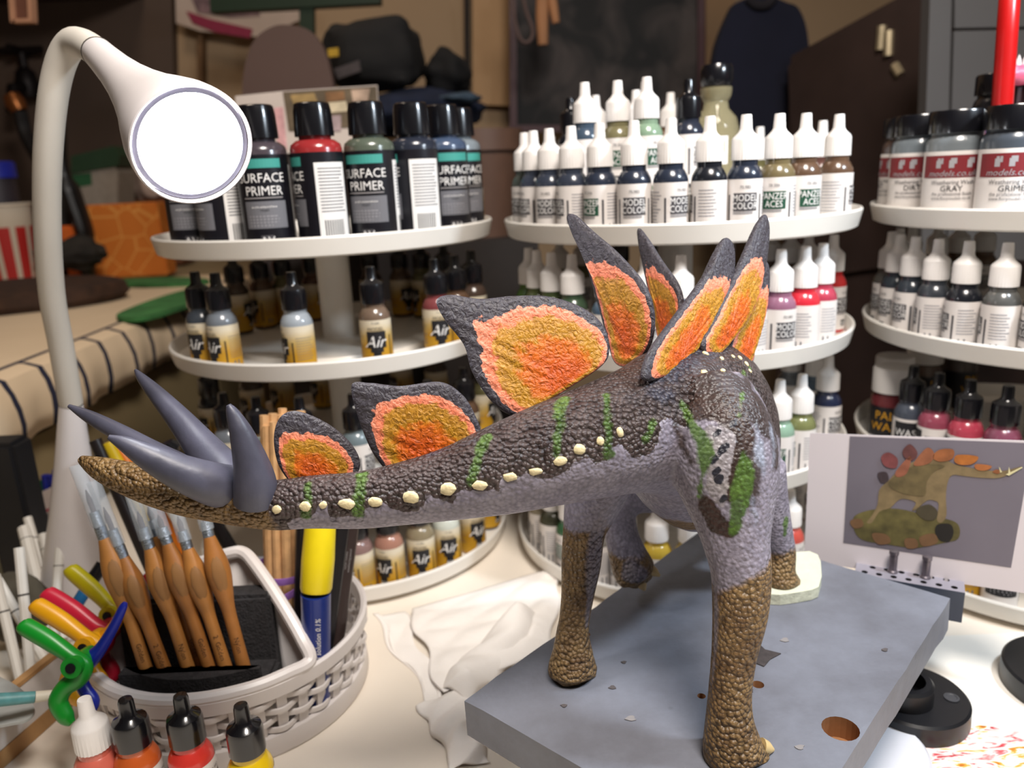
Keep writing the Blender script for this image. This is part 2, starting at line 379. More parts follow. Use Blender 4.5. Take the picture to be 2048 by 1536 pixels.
# copper fitting and hose
hz = thing('brass_fitting', 'brass hose fitting with black hose hanging by the tap', 'hose', PY(32, 200, 1.7))
b = MB(); p0 = PY(22, 190, 1.7); p1 = PY(40, 222, 1.7); b.tube([p0, (p0 + p1) / 2, p1], [.016, .02, .016], 12); b.build('fitting', mat('brass', (150, 92, 50), .35, metal=.8), hz, world=True)
b = MB(); b.tube(spline([PY(40, 222, 1.7), PY(52, 270, 1.7), PY(80, 320, 1.66), PY(120, 380, 1.6), PY(128, 470, 1.56), PY(130, 545, 1.55)], 6), .014, 10); b.build('hose', mat('hose_black', (20, 18, 20), .5), hz, world=True)
# black angled arm leaning over the counter
ar = thing('bent_lever', 'black bent plastic lever standing beside the orange box', 'lever', PZ(175, 545, .187))
b = MB()
pts = [PY(122, 250, 1.5), PY(128, 330, 1.5), PY(150, 400, 1.5), PY(172, 470, 1.5), PY(178, 552, 1.5)]
b.tube(spline(pts, 5), [.013] * 8 + [.022] * 8 + [.018] * 5, 10, sec=(1, .6)); b.build('bent_bar', mat('arm_black', (18, 18, 20), .45), ar, world=True)
# cartons
bx = thing('carton', 'green and white cardboard carton behind the lamp head', 'carton', (PY(190, 400, 1.72).x, 1.72, .1868))
def qbox(nm, px, Y, th, m, par): return slab(nm, px, Y, th, m, parent=par, zmin=.1869)
qbox('carton_body', [(145, 345), (228, 332), (236, 345), (236, 560), (150, 560)], 1.72, .08, mat('carton_white', (150, 140, 128), .7, .1), bx)
qbox('green_lid', [(142, 312), (225, 292), (240, 310), (236, 332), (142, 348)], 1.715, .09, mat('carton_green', (36, 62, 40), .6), bx)
qbox('green_print', [(142, 350), (182, 345), (184, 370), (146, 376)], 1.7195, .001, mat('carton_green2', (40, 90, 56), .6), bx)
c = PY(270, 385, 1.8); blob('paper_bag', (c.x + .012, 1.86, .334 + .044), (.04, .035, .048), mat('bag_pink', (205, 180, 165), .8, .1), 'crumpled pale paper bag beside the carton', 'bag', .15, 5)
b = MB(); c = PY(270, 500, 1.8); b.box((c.x + .03, 1.86, .26), (.13, .08, .147)); tag(b.build('brown_carton', mat('carton_brown', (110, 66, 40), .8, .1)), 'brown cardboard carton under the pale paper bag', 'carton')
# overhead: shelf, hanging copper frame
b = MB(); p = PY(-40, 30, 1.5); b.box((-1.23, 1.75, .80), (.90, .38, .06)); tag(b.build('wall_shelf', mat('maroon_board', (58, 36, 34), .7, .1, 8)), 'dark maroon wall shelf over the counter', 'shelf')
cf = thing('hanging_frame', 'small copper edged frame hanging under the shelf', 'frame', PY(38, 15, 1.2))
slab('panel', [(26, -40), (52, -40), (55, 36), (28, 38)], 1.2, .006, mat('copper_panel', (110, 70, 54), .5), parent=cf)
for q in ([(14, -40), (24, -40), (30, 44), (20, 44)], [(52, -40), (60, -40), (64, 40), (56, 42)], [(20, 38), (62, 36), (64, 44), (22, 45)]):
    slab('frame_bar', q, 1.196, .014, mat('copper_edge', (190, 140, 110), .4), parent=cf)
# poster with pink stripe, green stand
po = thing('poster', 'white poster with maroon stripe and sketchy print on the far wall', 'poster', PY(470, 40, 1.9))
slab('sheet', [(350, -60), (600, -60), (600, 40), (520, 74), (400, 62), (352, 46)], 1.90, .004, mat('poster_white', (190, 172, 160), .8, .08, 12), parent=po)
slab('maroon_stripe', [(372, 22), (420, 38), (505, 58), (500, 76), (430, 64), (385, 46)], 1.897, .002, mat('poster_maroon', (140, 40, 70), .8), parent=po)
slab('sketch_print', [(380, -10), (500, -10), (520, 30), (460, 34), (395, 24)], 1.897, .002, mat('poster_sketch', (120, 96, 100), .8, .6, 40), parent=po)
gs = thing('green_stand', 'dark green painted stand frame above the paint rack', 'stand', PY(615, 60, 1.6))
slab('top_bar', [(418, -30), (760, -30), (760, 6), (420, 24)], 1.6, .03, mat('stand_green', (16, 40, 18), .6), parent=gs)
slab('post', [(598, -10), (626, -10), (630, 420), (604, 420)], 1.605, .02, mat('stand_green', (16, 40, 18)), parent=gs)
# rounded board
rb = [(485, 330), (484, 200), (490, 130), (510, 78), (545, 53), (580, 50), (620, 62), (648, 100), (664, 160), (676, 240), (684, 330)]
pp_ = [PY(x, y, 1.25) for x, y in spline(rb, 5)]; b = MB(); b.prism([Vector((pp_[0].x, 1.25, -.7495))] + pp_ + [Vector((pp_[-1].x, 1.25, -.7495))], (0, .02, 0))
tag(b.build('round_topped_board', mat('board_brown', (92, 70, 62), .7, .05, 6), smooth=False), 'plain brown board with rounded top behind the black bottles', 'board')
# pile of bags and clothes
g = mat('bag_black', (24, 22, 22), .85, .2, 20, .3, 60)
c = PY(740, 120, 1.5)
sb = thing('sports_bag', 'black holdall with small yellow tag on the clothes pile', 'bag', (c.x, 1.55, c.z - .08))
blob('bag_body', (c.x + .005, 1.55, c.z + .012), (.082, .09, .060), g, amp=.1, seed=2, parent=sb, squash=.6)
slab('yellow_tag', [(655, 98), (676, 95), (677, 112), (657, 114)], 1.44, .006, mat('tag_yellow', (190, 150, 30), .6), parent=sb)
slab('grey_patch', [(668, 138), (718, 120), (722, 142), (676, 158)], 1.44, .006, mat('patch_grey', (70, 62, 62), .8, .3, 60), parent=sb)
c = PY(850, 140, 1.5); blob('folded_trousers', (c.x + .036, 1.56, c.z - .004), (.044, .08, .042), mat('cloth_black', (14, 13, 15), .9, .2, 20), 'folded black trousers beside the holdall', 'trousers', .14, 8)
c = PY(805, 222, 1.5); blob('jeans', (c.x, 1.56, c.z), (.14, .11, .040), mat('denim', (22, 30, 52), .9, .25, 30), 'dark blue jeans under the black bag', 'jeans', .12, 9)
c = PY(890, 205, 1.42); blob('blue_shirt', (c.x + .02, 1.50, c.z + .012), (.04, .04, .010), mat('shirt_blue', (60, 76, 92), .9, .2, 30), 'pale blue folded shirt on the jeans', 'shirt', .1, 4)
b = MB(); c = PY(800, 290, 1.5); b.box((c.x + .03, 1.56, (c.z - .004 - .75) / 2), (.32, .26, c.z - .004 + .75)); tag(b.build('dark_cabinet', mat('cab_dark', (30, 22, 20), .6, .1)), 'dark brown low cabinet under the clothes pile', 'cabinet')
# plant pot
c = PY(950, 262, 1.15); pp = thing('plant_pot', 'brown plastic plant pot with wide rim beside the rack', 'pot', (c.x, 1.15, c.z - .145))
b = MB(); b.lathe([(.0, 0), (.046, 0), (.06, .115), (.066, .117), (.066, .145), (.06, .145), (.056, .11), (.04, .01), (0, .01)], 32); b.build('pot_wall', mat('pot_brown', (92, 66, 52), .55, .06), pp)
b = MB(); b.box((c.x, 1.15, (c.z - .145 - .75) / 2), (.16, .16, c.z - .145 + .75)); tag(b.build('plinth', mat('plinth_dark', (34, 26, 22), .7)), 'dark narrow plinth carrying the plant pot', 'plinth')
# dark framed picture
m = bpy.data.materials.new('dark_print'); m.use_nodes = True; t = m.node_tree; bs = t.nodes['Principled BSDF']; bs.inputs['Roughness'].default_value = .7
tc = nd(t, 'ShaderNodeTexCoord'); n = nd(t, 'ShaderNodeTexNoise'); n.inputs['Scale'].default_value = 9; n.inputs['Detail'].default_value = 4; n.inputs['Distortion'].default_value = .8
r = nd(t, 'ShaderNodeValToRGB'); r.color_ramp.elements[0].color = s2l((8, 8, 11)) + (1,); r.color_ramp.elements[0].position = .42; r.color_ramp.elements[1].color = s2l((72, 64, 62)) + (1,); r.color_ramp.elements[1].position = .66
t.links.new(tc.outputs['Object'], n.inputs['Vector']); t.links.new(n.outputs['Fac'], r.inputs[0]); t.links.new(r.outputs[0], bs.inputs['Base Color'])
pc = thing('framed_picture', 'large dark cloudy picture in a maroon frame', 'picture', PY(1215, 120, 1.8))
slab('print', [(1030, -120), (1400, -120), (1400, 255), (1030, 255)], 1.8, .01, m, parent=pc)
for q in ([(1018, -120), (1032, -120), (1034, 262), (1020, 262)], [(1396, -120), (1410, -120), (1410, 262), (1396, 262)], [(1018, 250), (1410, 250), (1410, 264), (1018, 264)]):
    slab('frame_bar', q, 1.79, .025, mat('frame_maroon', (66, 24, 32), .5), parent=pc)
# strap and wooden peg hanging before the picture
st = thing('hanging_strap', 'grey strap loop hanging in front of the dark picture', 'strap', PY(1055, 40, 1.6))
b = MB(); b.tube(spline([PY(x, y, 1.6) for x, y in ((1022, -40), (1030, 40), (1042, 80), (1058, 84), (1066, 62), (1052, 20), (1040, -40))], 6), .007, 8, sec=(1, .5)); b.build('webbing', mat('strap_grey', (112, 92, 88), .8), st, world=True)
pg = thing('wooden_rack_peg', 'pale wooden forked peg hanging beside the grey strap', 'peg', PY(1085, 40, 1.6))
b = MB()
for pts, rr in (([(1086, -40), (1084, 30), (1086, 90)], .012), ([(1098, -40), (1106, 10), (1112, 46)], .009)): b.tube([PY(x, y, 1.58) for x, y in pts], [rr, rr, rr * .8], 10)
b.build('fork', mat('peg_wood', (176, 124, 84), .6, .12, 20), pg, world=True)
# navy t-shirt on hanger
ts = thing('t_shirt', 'navy t-shirt hanging beside the dark cabinet', 't-shirt', PY(1510, 0, 1.5))
b = MB(); b.prism([PY(x, y, 1.5) for x, y in spline([(1462, 20), (1480, 2), (1510, -8), (1540, -8), (1572, 4), (1600, 20), (1618, 90), (1620, 260), (1612, 420), (1450, 420), (1436, 260), (1428, 120)], 4, True)], (0, .03, 0)); b.build('fabric', mat('navy_cloth', (20, 22, 40), .95, .15, 12, .5, 20), ts, world=True)
b = MB(); b.tube([PY(x, y, 1.495) for x, y in spline([(1496, -4), (1512, 10), (1534, 10), (1548, -4)], 4)], .008, 8); b.build('collar', mat('navy_collar', (30, 26, 32), .9), ts, world=True)
# tall dark cabinet on the side, receding
dc = thing('wooden_cabinet', 'tall dark brown wooden cabinet with brass hinges', 'cabinet', (.75, 1.2, -.75))
m_dk = mat('cabinet_wood', (58, 44, 40), .55, .2, 10)
c0 = PY(1582, 112, 1.45); c1 = PY(1870, -45, 1.20)
b = MB(); zt0, zt1 = c0.z, c1.z; nrm = Vector((c1.y - c0.y, -(c1.x - c0.x), 0)).normalized(); back = -nrm * .35
if back.y < 0: back = -back
poly = [Vector((c0.x, c0.y, -.74)), Vector((c1.x, c1.y, -.74)), c1, c0]
b.prism(poly, back); b.build('carcass', m_dk, dc, world=True, smooth=False)
fo = -back.normalized()
def face(px, py): return plane_hit(px, py, c0, back.normalized())
b = MB(); b.prism([face(1584, 132) + fo * .001, face(1862, -8) + fo * .001, face(1862, 520) + fo * .001, face(1600, 560) + fo * .001], fo * .008); b.build('door', m_dk, dc, world=True, smooth=False)
for (xa, ya, xb, yb) in ((1775, 52, 1771, 100), (1789, 62, 1787, 112), (1800, 130, 1812, 150)):
    b = MB(); b.tube([face(xa, ya) + fo * .011, face(xb, yb) + fo * .011], .007, 8); b.build('hinge', mat('hinge_brass', (176, 160, 130), .4, metal=.5), dc, world=True)
# grey panelled unit
gu = thing('grey_unit', 'grey panelled metal unit beside the dark cabinet', 'metal unit', PY(1950, 300, 1.1))
m_gr = mat('unit_grey', (92, 90, 90), .5, .05, 6)
slab('side_post', [(1862, -60), (1905, -60), (1890, 520), (1842, 520)], 1.0, .02, m_gr, parent=gu)
slab('panel', [(1908, 62), (2110, 58), (2110, 520), (1894, 520)], 1.005, .018, m_gr, parent=gu)
slab('panel', [(1910, -60), (2110, -60), (2110, 52), (1909, 56)], 1.005, .018, m_gr, parent=gu)

# ---- magazine and white card standing behind the primer bottles
mg = thing('picture_magazine', 'glossy magazine with mixed pictures standing behind the primer bottles', 'magazine', (PY(620, 250, .935).x, .935, 0))
b = MB(); c = PY(600, 300, .935); b.box((c.x + .01, .9455, -.17), (.13, .02, 1.15)); tag(b.build('book_stand', mat('stand_dark', (44, 36, 34), .7)), 'dark upright stand holding the magazine behind the rack', 'stand')
slab('cover', [(470, 192), (566, 182), (754, 170), (762, 300), (480, 310)], .93, .004, mat('mag_white', (200, 186, 176), .5, .06, 20), parent=mg)
def mslab(px, rgb, k): slab('printed_picture', px, .9288 - k * .0003, .0008, mat('mag_%d_%d_%d' % rgb, rgb, .45, .3, 60), parent=mg)
mslab([(566, 184), (753, 172), (758, 250), (600, 262), (578, 262)], (98, 84, 66), 0)
mslab([(580, 190), (628, 186), (640, 214), (612, 228), (590, 216)], (150, 124, 80), 1)
mslab([(650, 184), (688, 182), (690, 200), (652, 204)], (128, 92, 60), 1); mslab([(650, 206), (692, 202), (696, 222), (654, 226)], (206, 190, 160), 1)
mslab([(702, 180), (740, 177), (734, 206), (722, 222), (706, 204)], (176, 150, 130), 1); mslab([(655, 232), (682, 230), (682, 262), (656, 262)], (160, 140, 140), 1)
mslab([(500, 218), (544, 216), (546, 232), (502, 232)], (40, 36, 40), 1); mslab([(548, 216), (566, 214), (574, 300), (556, 300)], (210, 160, 160), 1)

# ================================================================== three rotating paint racks
RACKS = {'lamp': (-.1647, .7455), 'plates': (.1530, .7098), 'card': (.4643, .6433)}
WHERE = {'lamp': 'beside lamp', 'plates': 'behind plates', 'card': 'behind card'}
RIM = [.3153, .2190, .1175, .0205]; RR = .1532; RIMH = .0160
TIERN = ['top', 'second', 'third', 'bottom']
m_tray = mat('tray_white', (233, 229, 222), .28, .02, 20)
tb = MB(); tb.lathe([(0, 0), (RR - .006, 0), (RR - .003, .0015), (RR, RIMH - .0015), (RR - .0008, RIMH), (RR - .0022, RIMH), (RR - .003, RIMH - .001), (RR - .0055, .0035), (RR - .02, .003), (.098, .003), (.096, .0065), (.0, .0065)], 96)
tray_me = tb.mesh('tray', m_tray, angle=30)
FLOORZ = .0034
for key, (cx, cy) in RACKS.items():
    rk = thing('paint_rack', {'lamp': 'white four tier revolving rack of paint beside the desk lamp', 'plates': 'white four tier revolving paint rack standing behind the dinosaur plates', 'card': 'white four tier revolving rack of paint behind the photo card'}[key], 'paint rack', (cx, cy, 0), group='revolving paint racks')
    for z in RIM: link('tray', tray_me, rk).location = (0, 0, z - RIMH)
    b = MB(); b.lathe([(.0, .005), (.020, .005), (.017, .02), (.0155, .05), (.0155, RIM[0] - .02), (0, RIM[0] - .02)], 32); b.build('pole', m_tray, rk)
    b = MB(); b.lathe([(.0, 0), (.06, 0), (.06, .0022), (0, .0022)], 32); b.build('foot_ring', mat('foot_dark', (60, 58, 56), .6), rk)
    if key == 'plates':
        b = MB(); b.lathe([(.0, .0067), (.116, .0067), (.116, .034), (.0, .034)], 64, (0, 0, RIM[0] - RIMH)); b.build('riser', m_tray, rk)

# ---- print inks
I = {k: mat('ink_' + k, c, .6, 0) for k, c in dict(white=(238, 236, 234), black=(22, 21, 26), grey=(72, 70, 74), mid=(150, 146, 146), green=(22, 74, 52), teal=(60, 150, 140), red=(120, 26, 34), yellow=(214, 156, 30), pale=(160, 158, 162), box=(110, 110, 116), mint=(90, 190, 120)).items()}
m_lwhite = mat('label_white', (226, 220, 216), .5, .03, 80)
m_lblack = mat('label_black', (20, 19, 26), .35, .1, 60)
m_lair = ramp_mat('label_air', 'Z', [(.004, (206, 160, 40)), (.024, (190, 142, 34)), (.034, (196, 168, 104)), (.044, (216, 206, 184))], .5, .012, 60)
m_cw = mat('cap_white', (232, 228, 225), .4, .02, 50)
m_cb = mat('cap_black', (16, 16, 20), .22, .1, 50, coat=.4)
R17 = .0125
def print_mc(col_box, l1, l2, col_t='white', num='70.982'):
    p = Print(R17 + .0003)
    p.rect(-.0085, .0085, .0185, .0310, I[col_box]); p.text(l1, 0, .0277, .0046, I[col_t], wide=.80); p.text(l2, 0, .0222, .0046, I[col_t], wide=.80)
    p.rect(-.0085, .0055, .0163, .0182, I['mid']); p.text(num, 0, .0352, .0020, I['grey'])
    p.rect(-.003, .003, .0065, .0115, I['black']); p.text('AV', 0, .009, .0034, I['white'])
    p.rect(.011, .0125, .008, .030, I['grey'])
    p.lines(.0150, .0300, .016, .036, 9, I['pale']); p.rect(.0165, .0215, .006, .0125, I['box']); p.text('CE', .0265, .009, .0030, I['grey'])
    p.lines(-.031, -.0150, .012, .036, 10, I['pale']); p.rect(-.013, -.0115, .01, .030, I['grey'])
    return p.mesh('print', smooth=False)
def print_air():
    p = Print(R17 + .0003)
    n = [(-.0078, .031), (.0078, .031), (.0078, .018), (.004, .0135), (-.004, .0135), (-.0078, .018)]
    p.rect(-.0078, .0078, .018, .0315, I['black']); p.rect(-.0052, .0052, .0145, .018, I['black']); p.rect(-.0032, .0032, .0065, .0145, I['black'])
    p.text('MODEL', 0, .0335, .0030, I['grey'], wide=.9); p.text('Air', 0, .0235, .0092, I['white'], shear=.35, wide=.95); p.text('AV', 0, .0092, .0040, I['white'])
    p.text('71.043', 0, .0383, .0016, I['grey']); p.rect(.011, .0122, .008, .028, I['black']); p.lines(.0145, .030, .014, .033, 9, I['box'], .2); p.rect(.017, .022, .0055, .011, I['box']); p.lines(-.030, -.0125, .012, .034, 9, I['box'], .2)
    return p.mesh('print', smooth=False)
RP = .0195
def print_primer():
    p = Print(RP + .0003)
    p.rect(-.0160, .0160, .0640, .0705, I['teal']); p.text('SURFACE', .0, .0570, .0066, I['white'], wide=.92); p.text('PRIMER', .0015, .0477, .0066, I['white'], wide=.92)
    p.rect(-.0150, .0150, .0420, .0428, I['mid']); p.rect(-.0150, .0170, .0200, .0400, I['box']); p.text('acrylic-polyurethane', 0, .036, .0016, I['white']); p.text('74.601', 0, .0335, .0018, I['black']); p.lines(-.012, .012, .022, .031, 4, I['pale'], .25)
    p.rect(-.0048, .0048, .0055, .0150, I['grey']); p.text('AV', 0, .0112, .0058, I['white']); p.text('vallejo', 0, .0035, .0028, I['white'], shear=.2)
    p.rect(.026, .052, .004, .066, I['white'])
    for i in range(14): p.rect(.0285, .0285 + .021 * random.uniform(.8, 1), .030 + i * .0024, .0309 + i * .0024, I['box'], .0002)
    for i in range(9): p.rect(.030 + i * .0018, .0309 + i * .0018, .009, .024, I['black'], .0002)
    p.rect(-.052, -.033, .004, .066, I['pale'])
    for i in range(16): p.rect(-.050, -.050 + .014 * random.uniform(.8, 1), .012 + i * .0032, .0132 + i * .0032, I['box'], .0002)
    return p.mesh('print', smooth=False)
RJ = .021
def print_wash(word):
    p = Print(RJ + .0003)
    D = .0155; _w = p.w; p.w = lambda x, z, l: _w(x, z + D, l)
    p.rect(-.024, .024, .0185, .0345, I['red']); p.text('models.co.uk', .0, .0217, .0044, I['pale'], shear=.3)
    for dx in (-.012, -.003, .009): p.rect(dx, dx + .0035, .0255, .0310, I['pale'], .0002); p.rect(dx + .001, dx + .005, .0285, .0325, I['pale'], .0002)
    p.text('Weathering Wash', 0, .0153, .0031, I['grey'], wide=.9); p.text(word, 0, .0108, .0040, I['black']); p.text('the professional finish', 0, .0070, .0024, I['grey'], wide=.9); p.text('www.florymodels.co.uk', 0, .0038, .0022, I['grey'], wide=.9)
    p.rect(.029, .046, .004, .036, I['white']); p.lines(.031, .044, .008, .034, 8, I['box'])
    return p.mesh('print', smooth=False)
def print_pot():
    p = Print(RP * .85 + .0003)
    p.rect(-.017, .017, .012, .036, I['black']); p.text('PALE', 0, .0305, .0075, I['yellow'], .00022, wide=.95); p.text('WASH', 0, .0205, .0075, I['yellow'], wide=.95); p.rect(-.017, .017, .003, .011, I['pale'])
    return p.mesh('print', smooth=False)
def print_ink():
    p = Print(R17 + .0003); p.rect(-.012, .012, .015, .036, I['black']); p.text('WASH', 0, .027, .0062, I['white'], wide=.85); p.lines(-.01, .01, .017, .023, 3, I['pale']); p.lines(.015, .032, .01, .034, 8, I['mid']); return p.mesh('print', smooth=False)
def lath(prof, m, name, seg=28, **k):
    b = MB(); b.lathe(prof, seg, **k); return b.mesh(name, m, angle=40)
body17p = [(0, 0), (R17 - .001, 0), (R17, .001), (R17, .042), (R17 - .0006, .0445), (.0098, .0485), (.0088, .0495), (.0088, .0535), (0, .0535)]
cap17w = [(.0, .0535), (.0098, .0535), (.0097, .0670), (.0090, .0688), (.0052, .0725), (.0043, .0745), (.0037, .0835), (.0034, .0842), (0, .0842)]
cap17b = [(.0, .0530), (.0100, .0530), (.0099, .0660), (.0092, .0685), (.0056, .0708), (.0043, .0728), (.0041, .0800), (.0036, .0818), (0, .0820)]
label_me = {}
def lbl(kind):
    if kind in label_me: return label_me[kind]
    R, z0, z1, m = dict(mc=(R17, .003, .0405, m_lwhite), pa=(R17, .003, .0405, m_lwhite), air=(R17, .003, .0405, m_lair), ink=(R17, .003, .0385, m_lwhite), primer=(RP, .002, .0735, m_lblack), wash=(RJ, .0015, .0530, m_lwhite), pot=(RP * .85, .002, .038, m_lblack))[kind]
    label_me[kind] = lath([(R + .00025, z0), (R + .00025, z1)], m, 'label', 36, close=False); return label_me[kind]
PRN = {'mc': print_mc('grey', 'MODEL', 'COLOR'), 'pa': print_mc('green', 'PANZER', 'ACES', 'white', '70.306'), 'air': print_air(), 'primer': print_primer(), 'pot': print_pot(), 'ink': print_ink()}
for wd in ('DIRT', 'GRAY', 'GRIME'): PRN['wash' + wd] = print_wash(wd)
body_me = {}
def paint_mat(rgb): return mat('paint_%d_%d_%d' % rgb, rgb, .22, .05, 120, coat=.3)
def body(kind, rgb):
    k = (kind, rgb)
    if k in body_me: return body_me[k]
    if kind in ('mc', 'pa', 'air', 'ink'): pf = body17p
    elif kind == 'primer': pf = [(0, 0), (RP - .0015, 0), (RP, .0015), (RP, .076), (RP - .001, .0795), (RP - .005, .0825), (.012, .083), (.012, .0855), (0, .0855)]
    elif kind == 'wash': pf = [(0, 0), (RJ - .001, 0), (RJ, .001), (RJ, .0575), (RJ - .001, .0615), (RJ - .003, .064), (RJ - .003, .066), (0, .066)]
    else: r = RP * .85; pf = [(0, 0), (r - .001, 0), (r, .001), (r, .045), (r - .002, .048), (r - .002, .05), (0, .05)]
    body_me[k] = lath(pf, paint_mat(rgb), 'bottle_body'); return body_me[k]
cap_me = {'w': lath(cap17w, m_cw, 'cap', 56, rib=(1, 2, .0004)), 'b': lath(cap17b, m_cb, 'cap', 32),
          'primer': lath([(0, .0855), (.0148, .0855), (.0140, .1035), (.0130, .1085), (.0118, .1095), (0, .1095)], m_cb, 'cap', 56, rib=(1, 2, .0003)),
          'wash': lath([(0, .066), (RJ - .0005, .066), (RJ - .0005, .0805), (RJ - .0015, .082), (0, .082)], m_cb, 'cap', 60, rib=(1, 2, .0004)),
          'pot': lath([(0, .05), (RP * .85, .05), (RP * .85, .070), (RP * .85 - .001, .0715), (0, .0715)], m_cw, 'cap', 48)}
RAD = dict(mc=R17, pa=R17, air=R17, ink=R17, primer=RP, wash=RJ, pot=RP * .85)
placed = []
def bottle(kind, rgb, shade, cap, pos, yaw, label, group, word=None):
    nm = {'mc': 'dropper_bottle', 'pa': 'dropper_bottle', 'air': 'dropper_bottle', 'ink': 'dropper_bottle', 'primer': 'primer_bottle', 'wash': 'wash_jar', 'pot': 'paint_pot'}[kind]
    o = thing(nm, label, 'jar' if kind in ('wash', 'pot') else 'paint bottle', pos, yaw, group)
    link('bottle_body', body(kind, rgb), o); l = link('label', lbl(kind), o); link('print', PRN[kind + (word or '') if kind == 'wash' else kind], l)
    link('cap', cap_me[cap if kind not in ('primer', 'wash', 'pot') else kind], o); return o
KINDW = {'mc': 'dropper bottle', 'pa': 'green-labelled dropper bottle', 'air': 'gold-labelled bottle', 'ink': 'black-labelled dropper bottle', 'primer': 'large primer bottle', 'wash': 'wide jar', 'pot': 'pot'}
def tier(rack, t, rows):
    """rows: (pixel x, kind, rgb, shade, cap, print turn in degrees, ring radius, back?, extra height)"""
    cx, cy = RACKS[rack]
    for row in rows:
        px, kind, rgb, shade, cap, turn = row[:6]; ring = row[6] if len(row) > 6 and row[6] else RR - .0062 - RAD[kind]; back = len(row) > 7 and row[7]; dz = row[8] if len(row) > 8 else 0; word = row[9] if len(row) > 9 else None
        z = RIM[t] - RIMH + FLOORZ + (.0036 if ring < .096 - RAD[kind] and not dz else 0) + dz
        if dz == 0 and ring < .098 + RAD[kind] and ring > .096 - RAD[kind]: z += .0034
        best = None
        for k in range(1440):
            a = 2 * math.pi * k / 1440; q = Vector((cx + ring * math.cos(a), cy + ring * math.sin(a), z + .05))
            if (math.sin(a) > 0.12) != bool(back): continue
            e = abs(pr(q)[0] - px)
            if best is None or e < best[0]: best = (e, a)
        a0 = best[1]; r = RAD[kind]
        for st in [0] + [s * k * .006 for k in range(1, 130) for s in (1, -1)]:
            a = a0 + st; q = Vector((cx + ring * math.cos(a), cy + ring * math.sin(a), z))
            if all((q.xy - p.xy).length > r + pr_ + .0007 or abs(q.z - p.z) > .05 for p, pr_ in placed): break
        else: continue
        if abs(pr(q + Vector((0, 0, .05)))[0] - px) > 45: continue
        placed.append((q, r))
        yaw = math.atan2(-q.x, q.y) + math.radians(turn)
        capw = 'white-capped' if (cap == 'w' or kind == 'pot') else 'black-capped'
        bottle(kind, rgb, shade, cap, q, yaw, '%s %s of %s paint on %s tray, rack %s' % (capw, KINDW[kind], shade, TIERN[t], WHERE[rack]), 'paint on %s tray of rack %s' % (TIERN[t], WHERE[rack]), word)
NAVY = (40, 46, 60); BLK = (28, 30, 36); GRY = (108, 114, 122); OLV = (96, 92, 60); BRN = (92, 70, 54); UMB = (70, 56, 48)
# rack beside the lamp
tier('lamp', 0, [(530, 'primer', (70, 62, 68), 'grey', 'b', -6), (640, 'primer', (150, 44, 46), 'dark red', 'b', -84), (735, 'primer', (84, 92, 80), 'olive', 'b', -18), (800, 'primer', (40, 44, 56), 'black', 'b', -88), (855, 'primer', (66, 80, 104), 'blue grey', 'b', 20), (905, 'primer', (120, 128, 134), 'silver', 'b', 22), (440, 'primer', (60, 54, 58), 'brown', 'b', -70), (385, 'primer', (46, 42, 46), 'dark brown', 'b', -10), (938, 'air', (80, 90, 92), 'slate', 'b', 30)])
tier('lamp', 1, [(440, 'air', GRY, 'grey', 'b', -50), (400, 'air', (60, 66, 74), 'dark grey', 'b', -40), (590, 'air', (150, 158, 166), 'pale grey', 'b', -75), (747, 'air', (110, 92, 78), 'taupe', 'b', 0), (872, 'air', (120, 60, 62), 'maroon', 'b', 10), (912, 'air', BRN, 'brown', 'b', 30), (945, 'air', UMB, 'dark umber', 'b', 60),
    (470, 'air', UMB, 'dark umber', 'b', 60, .13, True), (520, 'air', BRN, 'brown', 'b', -60, .13, True), (562, 'air', OLV, 'olive', 'b', 90, .13, True), (625, 'air', (90, 60, 46), 'rust', 'b', 50, .13, True), (740, 'air', UMB, 'dark umber', 'b', 80, .13, True), (800, 'air', BRN, 'brown', 'b', 30, .13, True), (845, 'air', OLV, 'olive', 'b', -60, .13, True), (890, 'air', UMB, 'dark umber', 'b', -60, .13, True)])
tier('lamp', 2, [(420, 'air', BLK, 'black', 'b', -60), (455, 'air', GRY, 'grey', 'b', -30), (520, 'air', (120, 96, 70), 'tan', 'b', -70), (605, 'air', BRN, 'brown', 'b', -20), (712, 'mc', (110, 124, 130), 'steel', 'b', 60), (790, 'air', UMB, 'dark umber', 'b', 40), (860, 'air', BLK, 'black', 'b', 20), (930, 'air', BRN, 'brown', 'b', 50), (980, 'air', OLV, 'olive', 'b', 60),
    (500, 'air', UMB, 'dark umber', 'b', -60, .13, True), (560, 'air', BRN, 'brown', 'b', -60, .13, True), (640, 'air', OLV, 'olive', 'b', -60, .13, True), (800, 'air', BRN, 'brown', 'b', -60, .13, True), (870, 'air', UMB, 'dark umber', 'b', -60, .13, True)])
tier('lamp', 3, [(715, 'air', (130, 104, 100), 'mauve', 'b', -60), (776, 'air', (160, 116, 100), 'dusty pink', 'b', -32), (838, 'air', (134, 122, 98), 'sand', 'b', -2), (890, 'air', (196, 200, 190), 'off white', 'b', 8), (940, 'air', (212, 160, 60), 'ochre', 'b', 30), (972, 'air', UMB, 'dark umber', 'b', 50), (650, 'air', GRY, 'grey', 'b', -60), (995, 'air', BRN, 'brown', 'b', 60), (900, 'air', UMB, 'dark umber', 'b', 30, .125, True)])
